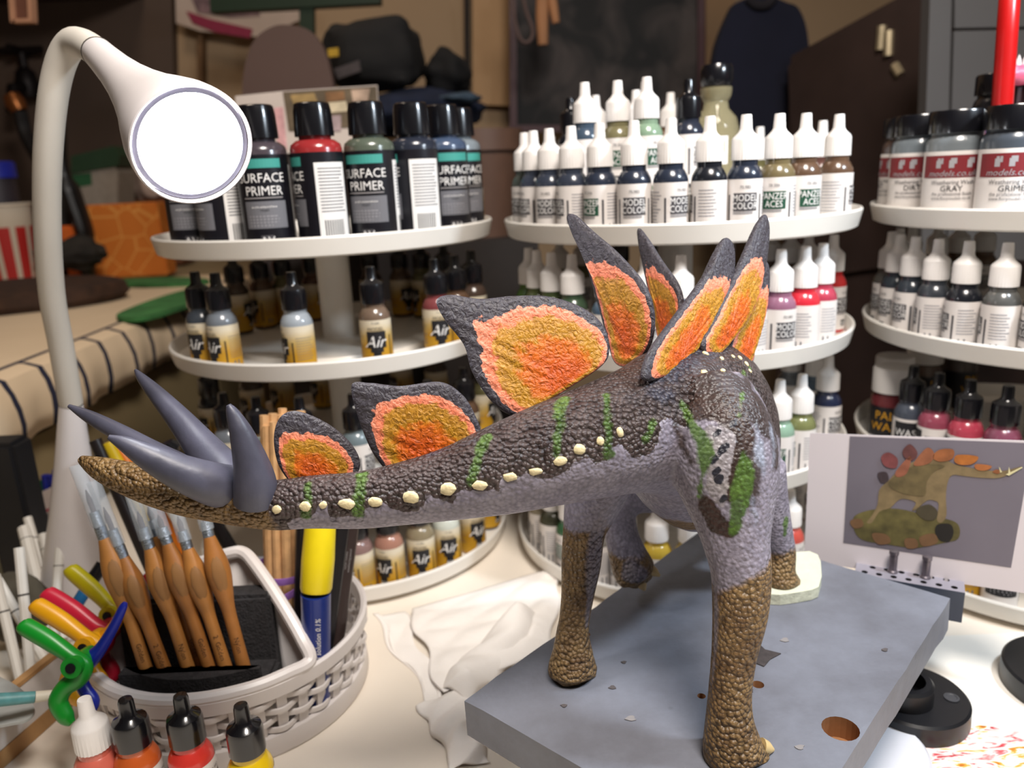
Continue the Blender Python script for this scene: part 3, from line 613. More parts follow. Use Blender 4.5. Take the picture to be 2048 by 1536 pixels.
# rack behind the plates
tier('plates', 0, [(1268, 'mc', NAVY, 'navy', 'w', 0), (1342, 'mc', NAVY, 'navy', 'w', 38), (1200, 'pa', NAVY, 'navy', 'w', -45), (1418, 'mc', BLK, 'black', 'w', -100), (1488, 'mc', NAVY, 'navy', 'w', 4), (1556, 'pa', (110, 98, 70), 'khaki', 'w', -8), (1608, 'pa', BRN, 'brown', 'w', 30), (1642, 'mc', (90, 60, 52), 'red brown', 'w', -40), (1674, 'mc', BRN, 'brown', 'w', 90), (1147, 'mc', (52, 58, 72), 'slate', 'w', -70), (1100, 'mc', (52, 58, 72), 'slate', 'w', -20), (1078, 'mc', (52, 58, 72), 'slate', 'w', -60), (1058, 'mc', (70, 76, 70), 'grey green', 'w', -40),
    (1171, 'mc', (60, 74, 90), 'blue grey', 'w', 60, .098, False, .0345), (1211, 'pa', (116, 110, 80), 'khaki', 'w', 0, .078, False, .0345), (1291, 'mc', (74, 86, 104), 'steel blue', 'w', 0, .050, False, .0345), (1376, 'mc', (40, 44, 56), 'jet black', 'b', 60, .060, False, .0345), (1142, 'mc', BLK, 'black', 'b', 60, .103, True, .0345), (1250, 'pa', (126, 150, 126), 'pale green', 'w', 40, .078, False, .0345), (1192, 'mc', (90, 96, 80), 'sage', 'w', 60, .092, True, .0345), (1232, 'mc', GRY, 'grey', 'w', 60, .090, True, .0345), (1262, 'mc', (130, 110, 70), 'tan', 'w', 0, .086, True, .0345), (1309, 'mc', (110, 80, 60), 'chestnut', 'w', 0, .076, True, .0345), (1272, 'mc', (150, 140, 120), 'stone', 'w', 0, .045, True, .0345), (1104, 'mc', (120, 124, 126), 'light grey', 'w', -60, .129, True), (1518, 'mc', OLV, 'olive', 'w', 30, .129, True)])
tier('plates', 1, [(1145, 'mc', (60, 80, 60), 'dark green', 'w', -60), (1108, 'mc', (70, 84, 52), 'moss', 'w', -30), (1085, 'mc', (80, 90, 54), 'olive', 'w', -60), (1066, 'mc', (76, 110, 50), 'leaf green', 'w', -60), (1215, 'mc', (70, 90, 110), 'steel blue', 'w', 0), (1290, 'mc', (110, 120, 150), 'lilac grey', 'w', 0), (1358, 'mc', (150, 170, 200), 'pale blue', 'w', 0), (1430, 'mc', (120, 90, 130), 'violet', 'w', 0), (1500, 'mc', (150, 110, 140), 'mauve', 'w', -40), (1556, 'mc', (140, 96, 118), 'purple', 'w', 32), (1605, 'mc', (200, 44, 58), 'red', 'w', -95), (1642, 'mc', (170, 60, 80), 'crimson', 'w', -60), (1664, 'mc', (190, 50, 50), 'bright red', 'w', 60),
    (1120, 'mc', OLV, 'olive', 'w', 0, .128, True), (1165, 'mc', OLV, 'olive', 'w', 0, .128, True), (1240, 'mc', NAVY, 'navy', 'b', 0, .128, True), (1300, 'mc', BRN, 'brown', 'b', 0, .128, True), (1450, 'mc', BRN, 'brown', 'w', 0, .128, True), (1540, 'mc', BRN, 'brown', 'w', 0, .128, True), (1580, 'mc', BRN, 'brown', 'w', 0, .128, True), (1615, 'mc', BRN, 'brown', 'w', 0, .128, True)])
tier('plates', 2, [(1557, 'pa', (130, 160, 140), 'pale green', 'w', -8), (1597, 'pa', (112, 116, 74), 'khaki green', 'w', -50), (1632, 'pa', (74, 96, 118), 'steel blue', 'w', 20), (1656, 'mc', (36, 44, 70), 'navy', 'w', 50), (1500, 'pa', (150, 150, 130), 'stone', 'w', 0), (1075, 'pa', OLV, 'olive', 'w', 0), (1110, 'pa', OLV, 'olive', 'w', 0), (1640, 'mc', GRY, 'grey', 'w', 60, .12, True), (1600, 'mc', GRY, 'grey', 'w', 60, .12, True)])
tier('plates', 3, [(1106, 'mc', (62, 62, 48), 'dark olive', 'w', -100), (1085, 'mc', (140, 130, 110), 'stone', 'w', -100), (1136, 'pa', (50, 90, 60), 'bottle green', 'w', -60), (1195, 'mc', (120, 116, 110), 'warm grey', 'w', -60), (1232, 'mc', (84, 70, 50), 'brown', 'w', -90), (1300, 'mc', (190, 160, 60), 'mustard', 'w', 0), (1360, 'mc', (190, 170, 110), 'sand', 'w', 0), (1578, 'mc', (190, 80, 70), 'coral', 'w', 60), (1612, 'mc', (170, 120, 120), 'rose', 'w', 60), (1650, 'mc', (150, 80, 70), 'brick', 'w', 60), (1080, 'mc', GRY, 'grey', 'w', 0, .12, True)])
# rack behind the card
tier('card', 0, [(1838, 'wash', (108, 116, 122), 'grey', 'b', -8, None, False, 0, 'DIRT'), (1912, 'wash', (110, 116, 120), 'pale grey', 'b', -2, None, False, 0, 'GRAY'), (2012, 'wash', (70, 76, 84), 'slate', 'b', 4, None, False, 0, 'GRIME'), (1786, 'wash', (70, 56, 52), 'brown', 'b', -70, None, False, 0, 'DIRT'), (1890, 'wash', (50, 44, 46), 'dark brown', 'b', 0, .07, True, .03, 'DIRT'), (1960, 'wash', (40, 40, 44), 'black', 'b', 0, .06, True, .03, 'GRIME')])
tier('card', 1, [(2006, 'mc', (84, 84, 82), 'gunmetal', 'w', -95), (1930, 'mc', BLK, 'black', 'w', -80), (1872, 'mc', (56, 60, 66), 'charcoal', 'w', -95), (1826, 'mc', (48, 54, 62), 'slate', 'w', -50), (1800, 'mc', (44, 52, 60), 'navy', 'w', -50), (1780, 'mc', (90, 88, 84), 'grey', 'w', -60), (2078, 'mc', BLK, 'black', 'w', -60), (1795, 'mc', GRY, 'grey', 'w', 0, .128, True), (1820, 'mc', GRY, 'grey', 'w', 0, .128, True), (1872, 'mc', BRN, 'brown', 'w', 0, .128, True), (1914, 'mc', BRN, 'brown', 'w', 0, .128, True), (1958, 'mc', BRN, 'brown', 'w', 0, .128, True), (2000, 'wash', BLK, 'black', 'b', 0, .12, True, 0, 'GRIME')])
tier('card', 2, [(1776, 'pot', (104, 44, 48), 'red brown', 'w', -6), (1822, 'ink', (66, 72, 84), 'slate', 'b', 0), (1872, 'ink', (140, 66, 84), 'plum', 'b', -95), (1928, 'ink', (170, 62, 80), 'pink', 'b', -95), (1998, 'ink', (120, 66, 84), 'dark purple', 'b', -95), (2056, 'ink', (150, 50, 50), 'red', 'w', 0), (1758, 'pot', (90, 70, 60), 'brown', 'w', 60, .122, True), (1850, 'pot', (90, 70, 60), 'tan', 'w', 60, .12, True), (1920, 'pot', (80, 70, 66), 'umber', 'w', 60, .12, True)])
tier('card', 3, [(1935, 'air', (90, 92, 50), 'olive', 'b', -60), (1985, 'ink', BLK, 'black', 'b', 6), (2040, 'ink', (44, 44, 50), 'charcoal', 'b', 30), (1890, 'air', UMB, 'umber', 'b', 0)])
# look-alikes: name the neighbour that tells them apart
_b = [o for o in COL.objects if o.get('category') in ('paint bottle', 'jar')]
_by = {}
for o in _b: _by.setdefault(o['label'], []).append(o)
_used = set(_by)
for lb, os_ in _by.items():
    if len(os_) < 2: continue
    for o in os_:
        nb = sorted((q for q in _b if q is not o and q['group'] == o['group'] and not q['label'].startswith(lb)), key=lambda q: (q.location - o.location).length)[:4]
        for q in nb:
            t_ = lb + ' beside ' + q['label'].split(' of ')[1].split(' paint')[0]
            if len(t_.split()) <= 16 and t_ not in _used: _used.add(t_); o['label'] = t_; break
# clear glass bottle with black stopper, blue tube, red pencil and toy jaw on the racks
cx, cy = RACKS['plates']; q = Vector((cx, cy, RIM[0] - RIMH + .0342))
c = P(1432, 200, .70); gb = thing('glass_bottle', 'round clear glass bottle with black stopper among the white caps', 'glass bottle', (c.x, c.y, RIM[0] - RIMH + .0345))
m_gl = mat('bottle_glass', (200, 190, 150), .06, .0, alpha=.32)
b = MB(); b.lathe([(0, 0), (.019, 0), (.021, .003), (.021, .050), (.0185, .060), (.0115, .068), (.0105, .074), (.0135, .079), (.0140, .086), (0, .087)], 36); b.build('glass', m_gl, gb)
b = MB(); b.lathe([(0, .0872), (.0128, .0872), (.0145, .091), (.0145, .101), (.013, .105), (0, .106)], 32); b.build('stopper', m_cb, gb)
b = MB(); p = Print(.0213); p.rect(-.006, .006, .02, .044, I['white']); p.rect(-.003, .003, .030, .040, I['yellow'], .0003); lb_ = p.build('label', None, gb, smooth=False)
cx, cy = RACKS['card']; rz = RIM[0] - RIMH + FLOORZ
def on_card_rack(px, ring, back=False):
    best = None
    for k in range(1440):
        a = 2 * math.pi * k / 1440
        if (math.sin(a) > .1) != back: continue
        q = Vector((cx + ring * math.cos(a), cy + ring * math.sin(a), rz + .05)); e = abs(pr(q)[0] - px)
        if best is None or e < best[0]: best = (e, q)
    return best[1]
q = on_card_rack(1968, .098); tbz = thing('paint_tube', 'slim white tube with blue cap standing between wash jars', 'tube', (q.x, q.y, rz + .0036))
b = MB(); b.lathe([(0, 0), (.0040, 0), (.0044, .004), (.0044, .060), (0, .060)], 16); b.build('tube_body', mat('tube_white', (215, 210, 210), .5), tbz)
b = MB(); b.lathe([(0, .0602), (.0046, .0602), (.0044, .076), (.003, .078), (0, .078)], 16); b.build('cap', mat('cap_blue', (40, 100, 160), .4), tbz)
q = on_card_rack(2003, .085); pc_ = thing('red_pencil', 'thick red plastic stick standing in the wash jars', 'stick', (q.x, q.y, rz + .0036))
b = MB(); b.tube([(0, 0, 0), (-.006, 0, .13), (-.0075, 0, .1625), (-.0076, 0, .1655)], [.0075, .0072, .0070, .005], 16); b.build('shaft', mat('red_plastic', (176, 20, 20), .3, .05), pc_)
q = on_card_rack(1922, .045); tj = thing('toy_jaw', 'pink and white toy jaw behind the red stick', 'toy', (q.x, q.y, rz + .0036))
b = MB(); b.box((0, 0, .05), (.03, .02, .10), bev=.004); b.build('stand', mat('toy_dark', (46, 26, 30), .5), tj)
b = MB(); b.tube(spline([(-.026, -.004, .107), (-.012, -.006, .104), (.002, -.004, .116), (.004, 0, .138), (.012, 0, .142), (.020, 0, .140)], 5), [.006, .0065, .007, .007, .008, .008, .007, .006] + [.006] * 18, 10); b.build('jaw', mat('toy_pink', (206, 90, 120), .4, .2, 60), tj)
for k in range(6):
    b = MB(); x = -.022 + .005 * k; z = .111 + (.0 if k < 3 else .004 * (k - 2)); b.lathe([(.0022, 0), (.0016, .004), (0, .008)], 8, (x, -.006, z)); b.build('tooth', mat('tooth_white', (228, 214, 214), .4), tj)
b = MB(); b.lathe([(0, .06), (.014, .06), (.016, .085), (.012, .112), (0, .116)], 20, (.034, .004, .0)); b.lathe([(0, 0), (.013, 0), (.013, .06)], 20, (.034, .004, 0)); b.build('toy_body', mat('toy_white', (200, 190, 200), .4), tj)

# ================================================================== board under the model
ZB = .085; TH = .022
A_ = PZ(930, 1400, ZB); B_ = PZ(1412, 1054, ZB); C_ = PZ(1890, 1170, ZB)
uu = (B_ - A_).normalized(); vv = (C_ - B_); vv = (vv - uu * vv.dot(uu)); LV = vv.length; vv.normalize(); LU = (B_ - A_).length
def bp(u, v, z=ZB): q = A_ + uu * u + vv * v; return Vector((q.x, q.y, z))
bc = bp(LU / 2, LV / 2, 0)
bd = thing('mounting_board', 'grey painted wooden board with drilled holes under the dinosaur model', 'board', bc)
m = bpy.data.materials.new('board_grey'); m.use_nodes = True; t = m.node_tree; bs = t.nodes['Principled BSDF']; bs.inputs['Roughness'].default_value = .55
tc = nd(t, 'ShaderNodeTexCoord'); n = nd(t, 'ShaderNodeTexNoise'); n.inputs['Scale'].default_value = 14; n.inputs['Detail'].default_value = 6; n.inputs['Roughness'].default_value = .65
r = nd(t, 'ShaderNodeValToRGB'); e = r.color_ramp.elements; e[0].position = .3; e[0].color = s2l((97, 98, 106)) + (1,); e[1].position = .72; e[1].color = s2l((124, 128, 140)) + (1,)
n2 = nd(t, 'ShaderNodeTexNoise'); n2.inputs['Scale'].default_value = 120; n2.inputs['Detail'].default_value = 6
n3 = nd(t, 'ShaderNodeTexVoronoi'); n3.inputs['Scale'].default_value = 38; r3 = nd(t, 'ShaderNodeValToRGB'); r3.color_ramp.elements[0].position = .05; r3.color_ramp.elements[0].color = (.55, .55, .55, 1); r3.color_ramp.elements[1].position = .09
mx = nd(t, 'ShaderNodeMix', data_type='RGBA', blend_type='MULTIPLY'); mx.inputs[0].default_value = .55
for q in (n, n2, n3): t.links.new(tc.outputs['Object'], q.inputs['Vector'])
t.links.new(n.outputs['Fac'], r.inputs[0]); t.links.new(n3.outputs['Distance'], r3.inputs[0]); t.links.new(r.outputs[0], mx.inputs[6]); t.links.new(r3.outputs[0], mx.inputs[7]); t.links.new(mx.outputs[2], bs.inputs['Base Color'])
bpn = nd(t, 'ShaderNodeBump'); bpn.inputs['Strength'].default_value = .25; bpn.inputs['Distance'].default_value = .002; t.links.new(n2.outputs['Fac'], bpn.inputs['Height']); t.links.new(bpn.outputs[0], bs.inputs['Normal']); m_board = m
m_hole = mat('bare_wood', (150, 104, 66), .8, .2, 80)
# slab with two through-drilled holes: faces around the holes are cut as rings
def uv_of(p): d = p - A_; return d.dot(uu), d.dot(vv)
holes = []
for px, py, rr in ((1681, 1457, .0088), (1516, 1369, .0032), (1172, 1269, .0026), (1403, 1392, .0022)):
    holes.append(uv_of(PZ(px, py, ZB)) + (rr,))
bm = bmesh.new()
n_u, n_v = 20, 12; LV = .170
outer = [bm.verts.new(bp(u, v)) for u, v in [(i / n_u * LU, 0) for i in range(n_u)] + [(LU, j / n_v * LV) for j in range(n_v)] + [(LU - i / n_u * LU, LV) for i in range(n_u)] + [(0, LV - j / n_v * LV) for j in range(n_v)]]
edges = [bm.edges.new((outer[i], outer[(i + 1) % len(outer)])) for i in range(len(outer))]
rims = []
for u, v, rr in holes:
    ring = [bm.verts.new(bp(u + rr * math.cos(k * math.pi / 10), v + rr * math.sin(k * math.pi / 10))) for k in range(20)]
    edges += [bm.edges.new((ring[k], ring[(k + 1) % 20])) for k in range(20)]; rims.append(ring)
bmesh.ops.triangle_fill(bm, edges=edges, use_beauty=True)
for f in bm.faces:
    if f.normal.z < 0: f.normal_flip()
low = [bm.verts.new(v.co - Vector((0, 0, TH))) for v in outer]
for i in range(len(outer)):
    j = (i + 1) % len(outer); bm.faces.new((outer[i], low[i], low[j], outer[j]))
bm.faces.new(low)
for ring in rims:
    lo = [bm.verts.new(v.co - Vector((0, 0, .012))) for v in ring]
    for k in range(20):
        f = bm.faces.new((ring[k], ring[(k + 1) % 20], lo[(k + 1) % 20], lo[k])); f.material_index = 1
    f = bm.faces.new(lo); f.material_index = 1
for v in outer + low:
    if random.random() < .5: v.co += Vector((random.uniform(-1, 1), random.uniform(-1, 1), random.uniform(-.6, 0))) * .0006
bmesh.ops.recalc_face_normals(bm, faces=bm.faces[:])
me = bpy.data.meshes.new('panel')
for v in bm.verts: v.co -= bc
bm.to_mesh(me); bm.free(); me.materials.append(m_board); me.materials.append(m_hole); link('panel', me, bd)
for u in (.06, LU - .06):
    b = MB(); b.prism([bp(u - .012, .03, .0002), bp(u + .012, .03, .0002), bp(u + .012, LV - .03, .0002), bp(u - .012, LV - .03, .0002)], (0, 0, ZB - TH - .0003)); b.build('support_batten', mat('batten', (150, 120, 88), .7, .15, 20), bd, world=True, smooth=False)
# dark splintered knot hole and paint chips
b = MB(); poly = [(1490, 1290), (1512, 1283), (1530, 1300), (1562, 1308), (1540, 1320), (1528, 1334), (1498, 1322), (1488, 1305)]
b.prism([PZ(x, y, ZB + .0001) for x, y in poly], (0, 0, .0005)); b.build('splintered_gap', mat('gap_dark', (58, 52, 52), .9, .3, 200), bd, world=True, smooth=False)
for px, py, s in ((1600, 1495, 9), (1500, 1382, 7), (1770, 1300, 6), (1262, 1437, 10), (1128, 1412, 6), (1225, 1375, 7), (1440, 1470, 5), (1570, 1280, 8), (1248, 1325, 5)):
    b = MB(); b.prism([PZ(px + s * math.cos(a) * (1 + .4 * math.sin(3 * a + px)), py + .55 * s * math.sin(a), ZB + .0001) for a in [k * .7 for k in range(9)]], (0, 0, .0003)); b.build('paint_chip', mat('chip_grey', (132, 128, 128), .8) if s > 7 else mat('chip_dark', (80, 74, 74), .8), bd, world=True, smooth=False)

# ================================================================== stegosaurus model
def pm(r, d): return r * d / F_PX
# centreline of tail and trunk: (px, py, depth, half height px, half width px)
TAIL = [(158, 917, .382, 8, 8), (200, 937, .380, 25, 22), (264, 960, .378, 36, 32), (350, 985, .376, 43, 38), (440, 998, .374, 49, 42), (540, 1010, .371, 51, 44), (620, 1004, .369, 54, 48), (720, 1000, .367, 58, 54), (800, 988, .366, 63, 60), (900, 968, .365, 74, 70), (1000, 940, .366, 92, 84), (1100, 909, .369, 106, 94), (1200, 880, .376, 118, 104), (1280, 858, .388, 132, 120)]
TRUNK = [(1340, 845, .405, 160, 136), (1380, 856, .430, 190, 144), (1402, 868, .455, 194, 142), (1422, 885, .478, 178, 132), (1444, 905, .500, 146, 112), (1464, 935, .522, 105, 88), (1480, 965, .540, 66, 60), (1480, 985, .556, 46, 42)]
ctrl = TAIL + TRUNK
cen = []; 
for x, y, d, rh, rw in ctrl: cen.append(tuple(P(x, y, d)) + (pm(rh, d), pm(rw, d), x))
cs = spline(cen, 26)
b = MB(); ends = cs
b.tube([Vector(c[:3]) for c in cs], [(max(c[4], .001), max(c[3], .001)) for c in cs], 28, up=(0, 0, 1))
def limb(pts, seg=18, up=None, n=6, flat=1.0):
    q = spline([tuple(P(x, y, d)) + (pm(r, d),) for x, y, d, r in pts], n)
    b.tube([Vector(k[:3]) for k in q], [max(k[3], .002) for k in q], seg)
    return q
RH = [(1405, 800, .392, 100), (1432, 870, .380, 112), (1450, 940, .373, 108), (1462, 1010, .368, 88), (1472, 1080, .364, 68), (1482, 1145, .362, 60), (1480, 1225, .362, 55), (1468, 1310, .363, 45), (1460, 1385, .364, 43), (1459, 1440, .365, 48), (1464, 1488, .366, 59), (1469, 1512, .3665, 62)]
LH = [(1225, 890, .424, 75), (1200, 960, .426, 66), (1180, 1020, .428, 54), (1168, 1065, .429, 43), (1162, 1130, .430, 40), (1156, 1183, .430, 34), (1149, 1236, .430, 31), (1145, 1270, .430, 34), (1145, 1312, .430, 43), (1142, 1340, .430, 47), (1142, 1352, .430, 45)]
RF = [(1510, 940, .490, 62), (1530, 1000, .495, 46), (1548, 1060, .500, 36), (1560, 1105, .503, 31), (1560, 1140, .503, 30), (1562, 1160, .503, 34), (1564, 1170, .503, 33)]
LF = [(1330, 960, .500, 66), (1268, 985, .498, 48), (1240, 1020, .496, 35), (1242, 1065, .494, 34), (1254, 1105, .492, 38), (1268, 1140, .490, 43), (1276, 1154, .490, 38)]
qRH = limb(RH); qLH = limb(LH); qRF = limb(RF); qLF = limb(LF)
# toes
def toe(p0, p1, r0, r1): b.tube([p0, p0.lerp(p1, .5), p1], [r0, (r0 + r1) / 2 * 1.05, r1], 12)
toe(P(1468, 1500, .366), P(1524, 1516, .370), .0105, .0065); toe(P(1460, 1498, .366), P(1482, 1524, .362), .0105, .008); toe(P(1455, 1498, .366), P(1428, 1514, .364), .0105, .008)
toe(P(1142, 1338, .430), P(1180, 1335, .436), .010, .008); toe(P(1142, 1338, .430), P(1112, 1352, .428), .0105, .008); toe(P(1142, 1338, .430), P(1148, 1358, .425), .0105, .009)
toe(P(1564, 1164, .503), P(1588, 1168, .506), .010, .007); toe(P(1564, 1164, .503), P(1552, 1172, .497), .010, .007)
toe(P(1270, 1140, .490), P(1302, 1138, .486), .012, .006); toe(P(1268, 1145, .490), P(1282, 1168, .486), .012, .006); toe(P(1262, 1140, .490), P(1244, 1158, .487), .011, .006)
# head, low behind the shoulders
hp = [P(1480, 985, .556), P(1478, 1005, .566), P(1474, 1022, .576), P(1468, 1036, .586)]
b.tube(hp, [(.014, .015), (.0125, .014), (.009, .010), (.005, .006)], 16, up=(0, 0, 1))
raw = b.mesh('raw', None); ro = bpy.data.objects.new('raw', raw); COL.objects.link(ro)
md = ro.modifiers.new('r', 'REMESH'); md.mode = 'VOXEL'; md.voxel_size = .0011
md = ro.modifiers.new('s', 'SMOOTH'); md.iterations = 10; md.factor = .5
dg = bpy.context.evaluated_depsgraph_get(); bme = bpy.data.meshes.new_from_object(ro.evaluated_get(dg)); bpy.data.objects.remove(ro); bpy.data.meshes.remove(raw)
N = len(bme.vertices); V = np.zeros(N * 3); bme.vertices.foreach_get('co', V); V = V.reshape(N, 3)
tris = [tuple(p.vertices) for p in bme.polygons]
# soles flat on the board
V[:, 2] = np.where((V[:, 2] < ZB + .0006), ZB + .0006 + (V[:, 2] - ZB) * .02, V[:, 2])
V[:, 2] = np.maximum(V[:, 2], ZB + .0004)
V[:, 2] = np.where((V[:, 0] > .135) & (V[:, 1] > .41), np.maximum(V[:, 2], ZB + .0078), V[:, 2])
bvh = BVHTree.FromPolygons([tuple(v) for v in V], tris)
def surf(px, py):
    h = bvh.ray_cast(CAM, ray(px, py).normalized()); return (h[0], h[1]) if h[0] is not None else (None, None)
# nearest centreline sample for each vertex
cc = np.array([c[:3] for c in cs]); cr = np.array([c[3] for c in cs]); cu = np.array([c[5] for c in cs])
nn = np.zeros(N, int)
for i in range(0, N, 20000): nn[i:i + 20000] = (((V[i:i + 20000, None, :] - cc[None]) ** 2).sum(2)).argmin(1)
U = cu[nn]; VV = (V[:, 2] - cc[nn, 2]) / cr[nn]
def leg_d(q):
    a = np.array([k[:3] for k in q]); r_ = np.array([k[3] for k in q]); out = np.zeros(N); w_ = np.zeros(N, int)
    for i in range(0, N, 20000):
        D = np.sqrt(((V[i:i + 20000, None, :] - a[None]) ** 2).sum(2)) - r_[None]; w_[i:i + 20000] = D.argmin(1); out[i:i + 20000] = D.min(1)
    return out, w_
dbody = np.sqrt(((V - cc[nn]) ** 2).sum(1)) - cr[nn]
dl = {k: leg_d(q) for k, q in dict(RH=qRH, LH=qLH, RF=qRF, LF=qLF).items()}
def seg_dist(pts):
    out = np.full(N, 9.)
    for p, q in zip(pts[:-1], pts[1:]):
        p = np.array(p); q = np.array(q); d = q - p; L2 = (d * d).sum() + 1e-12
        tt = np.clip(((V - p) @ d) / L2, 0, 1); out = np.minimum(out, np.sqrt(((V - p - tt[:, None] * d) ** 2).sum(1)))
    return out
def stroke(att, pts, rad):
    """paint mark on the skin: polyline of surface points with a radius in pixels at each point"""
    s3 = []; 
    for k, (x, y) in enumerate(pts):
        h, _ = surf(x, y)
        if h is not None: s3.append((h, rad[k] if hasattr(rad, '__len__') else rad))
    if len(s3) == 1: s3.append(s3[0])
    for (p, ra), (q, rb_) in zip(s3[:-1], s3[1:]):
        p_ = np.array(p); q_ = np.array(q); d = q_ - p_; L2 = (d * d).sum() + 1e-12
        tt = np.clip(((V - p_) @ d) / L2, 0, 1); dist = np.sqrt(((V - p_ - tt[:, None] * d) ** 2).sum(1))
        dep = (Vector(p) - CAM).dot(FW); rr = (ra + (rb_ - ra) * tt) * dep / F_PX
        att[:] = np.maximum(att, rr - dist)
NEG = -.05
# grey underside of the tail and belly
EDGE = [(578, 1063), (583, 1046), (636, 1038), (646, 1027), (658, 1003), (671, 1002), (672, 1035), (683, 1036), (730, 1035), (739, 1027), (740, 1016), (771, 1013), (774, 1000), (783, 1003), (788, 1013), (811, 1022), (839, 1022), (852, 1019), (860, 990), (869, 990), (899, 1005), (902, 1013), (913, 986), (924, 978), (946, 980), (980, 985), (986, 992), (996, 960), (1011, 964), (1039, 953), (1048, 956), (1063, 965), (1108, 950), (1117, 936), (1138, 923), (1152, 939), (1170, 921), (1176, 895), (1190, 893), (1199, 915), (1217, 928), (1234, 918), (1243, 892), (1249, 857), (1261, 842), (1270, 857), (1281, 871), (1289, 889), (1305, 883), (1316, 845), (1331, 842), (1343, 874), (1366, 904), (1393, 921)]
tx = [t_[0] for t_ in ctrl]; bu, bv = [157, 576], [-9, -9]
for x, y in EDGE:
    cy_ = np.interp(x, tx, [t_[1] for t_ in ctrl]); rh_ = np.interp(x, tx, [t_[3] for t_ in ctrl]); w_ = max(-.98, min(.98, (cy_ - y) / rh_))
    dl_ = pit + math.atan((y + .047 * (x - 1024) - 768) / F_PX); bu.append(x); bv.append(math.sin(min(1.5, math.asin(w_) + dl_)))
bu += [1420, 1600]; bv += [.1, .1]
grey = (np.interp(U, bu, bv) - VV) * cr[nn]
isleg = np.minimum.reduce([dl[k][0] for k in dl]) < dbody - .001
grey = np.where(isleg, np.maximum(grey, .004), grey)
a_grey = np.clip(grey, NEG, .05)
saw = np.array([0.0]); 
a_green = np.full(N, NEG); a_navy = np.full(N, NEG); a_dark = np.full(N, NEG); a_pale = np.full(N, NEG); a_gold = np.full(N, NEG); a_spot = np.full(N, NEG); a_highlight = np.full(N, NEG); a_brown = np.full(N, NEG)
for p, r_ in (([(617, 968), (617, 1000), (612, 1030)], [9, 11, 10]), ([(724, 950), (722, 985), (716, 1024)], [12, 14, 14]), ([(972, 876), (958, 912), (940, 970)], [16, 15, 10]), ([(1126, 800), (1120, 850), (1112, 905)], [16, 14, 12]), ([(1213, 790), (1215, 850), (1218, 912)], [8, 12, 18]), ([(1308, 845), (1292, 880)], [8, 13]),
              ([(1358, 790), (1376, 835), (1402, 875), (1412, 905), (1404, 955), (1398, 992)], [5, 9, 18, 20, 8, 7]), ([(1484, 905), (1490, 950), (1480, 1010), (1466, 1062)], [11, 24, 22, 14]), ([(1488, 740), (1484, 790), (1478, 830)], [6, 5, 4]), ([(1500, 735), (1512, 780)], [5, 5]), ([(1572, 1040), (1568, 1070)], [8, 8])): stroke(a_green, p, r_)
for p, r_ in (([(1298, 755), (1330, 740), (1380, 700), (1430, 690)], [26, 40, 40, 36]), ([(560, 955), (700, 948)], [8, 8]), ([(745, 928), (860, 908), (950, 880)], [14, 14, 14]), ([(1040, 815), (1120, 785), (1200, 745)], [18, 22, 22]), ([(1310, 790), (1340, 790)], [22, 22])): stroke(a_navy, p, r_)
for p, r_ in (([(1400, 815), (1440, 812), (1470, 810)], [34, 40, 30]), ([(1482, 862), (1468, 925), (1460, 985)], [32, 28, 24]), ([(1414, 1012), (1430, 1042), (1456, 1060)], [24, 28, 22])): stroke(a_dark, p, r_)
for p, r_ in (([(1420, 858), (1446, 880), (1440, 930), (1430, 975), (1442, 1008)], [14, 30, 26, 22, 12]),): stroke(a_pale, p, r_)
for p in ((1432, 868), (1462, 852), (1440, 905), (1424, 922), (1436, 960), (1442, 1002), (1430, 945), (1448, 895)): stroke(a_spot, [p, (p[0] + 6, p[1] - 5)], 8)
for p, r_ in (([(1515, 850), (1520, 900), (1528, 950)], [10, 16, 12]), ([(1540, 850), (1545, 930)], [10, 12]), ([(1505, 1000), (1512, 1050)], [14, 14])): stroke(a_highlight, p, r_)  # bluish highlights painted into the thigh and flank, grey mark on the lower thigh
# upper thigh and hip stay brown above the grey
for p, r_ in (([(1290, 800), (1360, 790), (1430, 780), (1500, 800), (1530, 850)], [36, 56, 76, 60, 40]), ([(1330, 720), (1400, 700), (1450, 702), (1490, 735)], [36, 46, 46, 36]), ([(1512, 770), (1540, 850), (1550, 930)], [26, 26, 20]), ([(1375, 738), (1400, 728), (1425, 735), (1452, 730)], [34, 34, 34, 30]), ([(1470, 742), (1498, 770), (1514, 810)], [22, 22, 18]), ([(1350, 850), (1364, 890), (1384, 925)], [22, 18, 10]), ([(1470, 850), (1500, 930), (1500, 1000)], [40, 40, 26])): stroke(a_brown, p, r_)
# golden brown shins, feet and tail tip
zt = {'RH': PZ(1470, 1105, 0), }
z_rh = P(1480, 1125, .362).z; z_lh = P(1165, 1036, .429).z; z_rf = P(1560, 1085, .503).z; z_lf = P(1245, 1090, .494).z
near = {k: (dl[k][0] <= np.minimum.reduce([dl[j][0] for j in dl]) + 1e-9) for k in dl}
a_gold = np.maximum(a_gold, np.where(near['RH'], np.clip(z_rh + (V[:, 0] - P(1480, 1125, .362).x) * .55 - V[:, 2], NEG, .05), NEG))
a_gold = np.maximum(a_gold, np.where(near['LH'], np.clip(z_lh - V[:, 2], NEG, .05), NEG))
a_gold = np.maximum(a_gold, np.where(near['RF'], np.clip(z_rf - V[:, 2], NEG, .05), NEG)); a_gold = np.maximum(a_gold, np.where(near['LF'], np.clip(z_lf - V[:, 2], NEG, .05), NEG))
a_gold = np.maximum(a_gold, np.clip((560 - U) * .00022, NEG, .05))
a_tip = np.clip((545 - U) * .00022, NEG, .05)
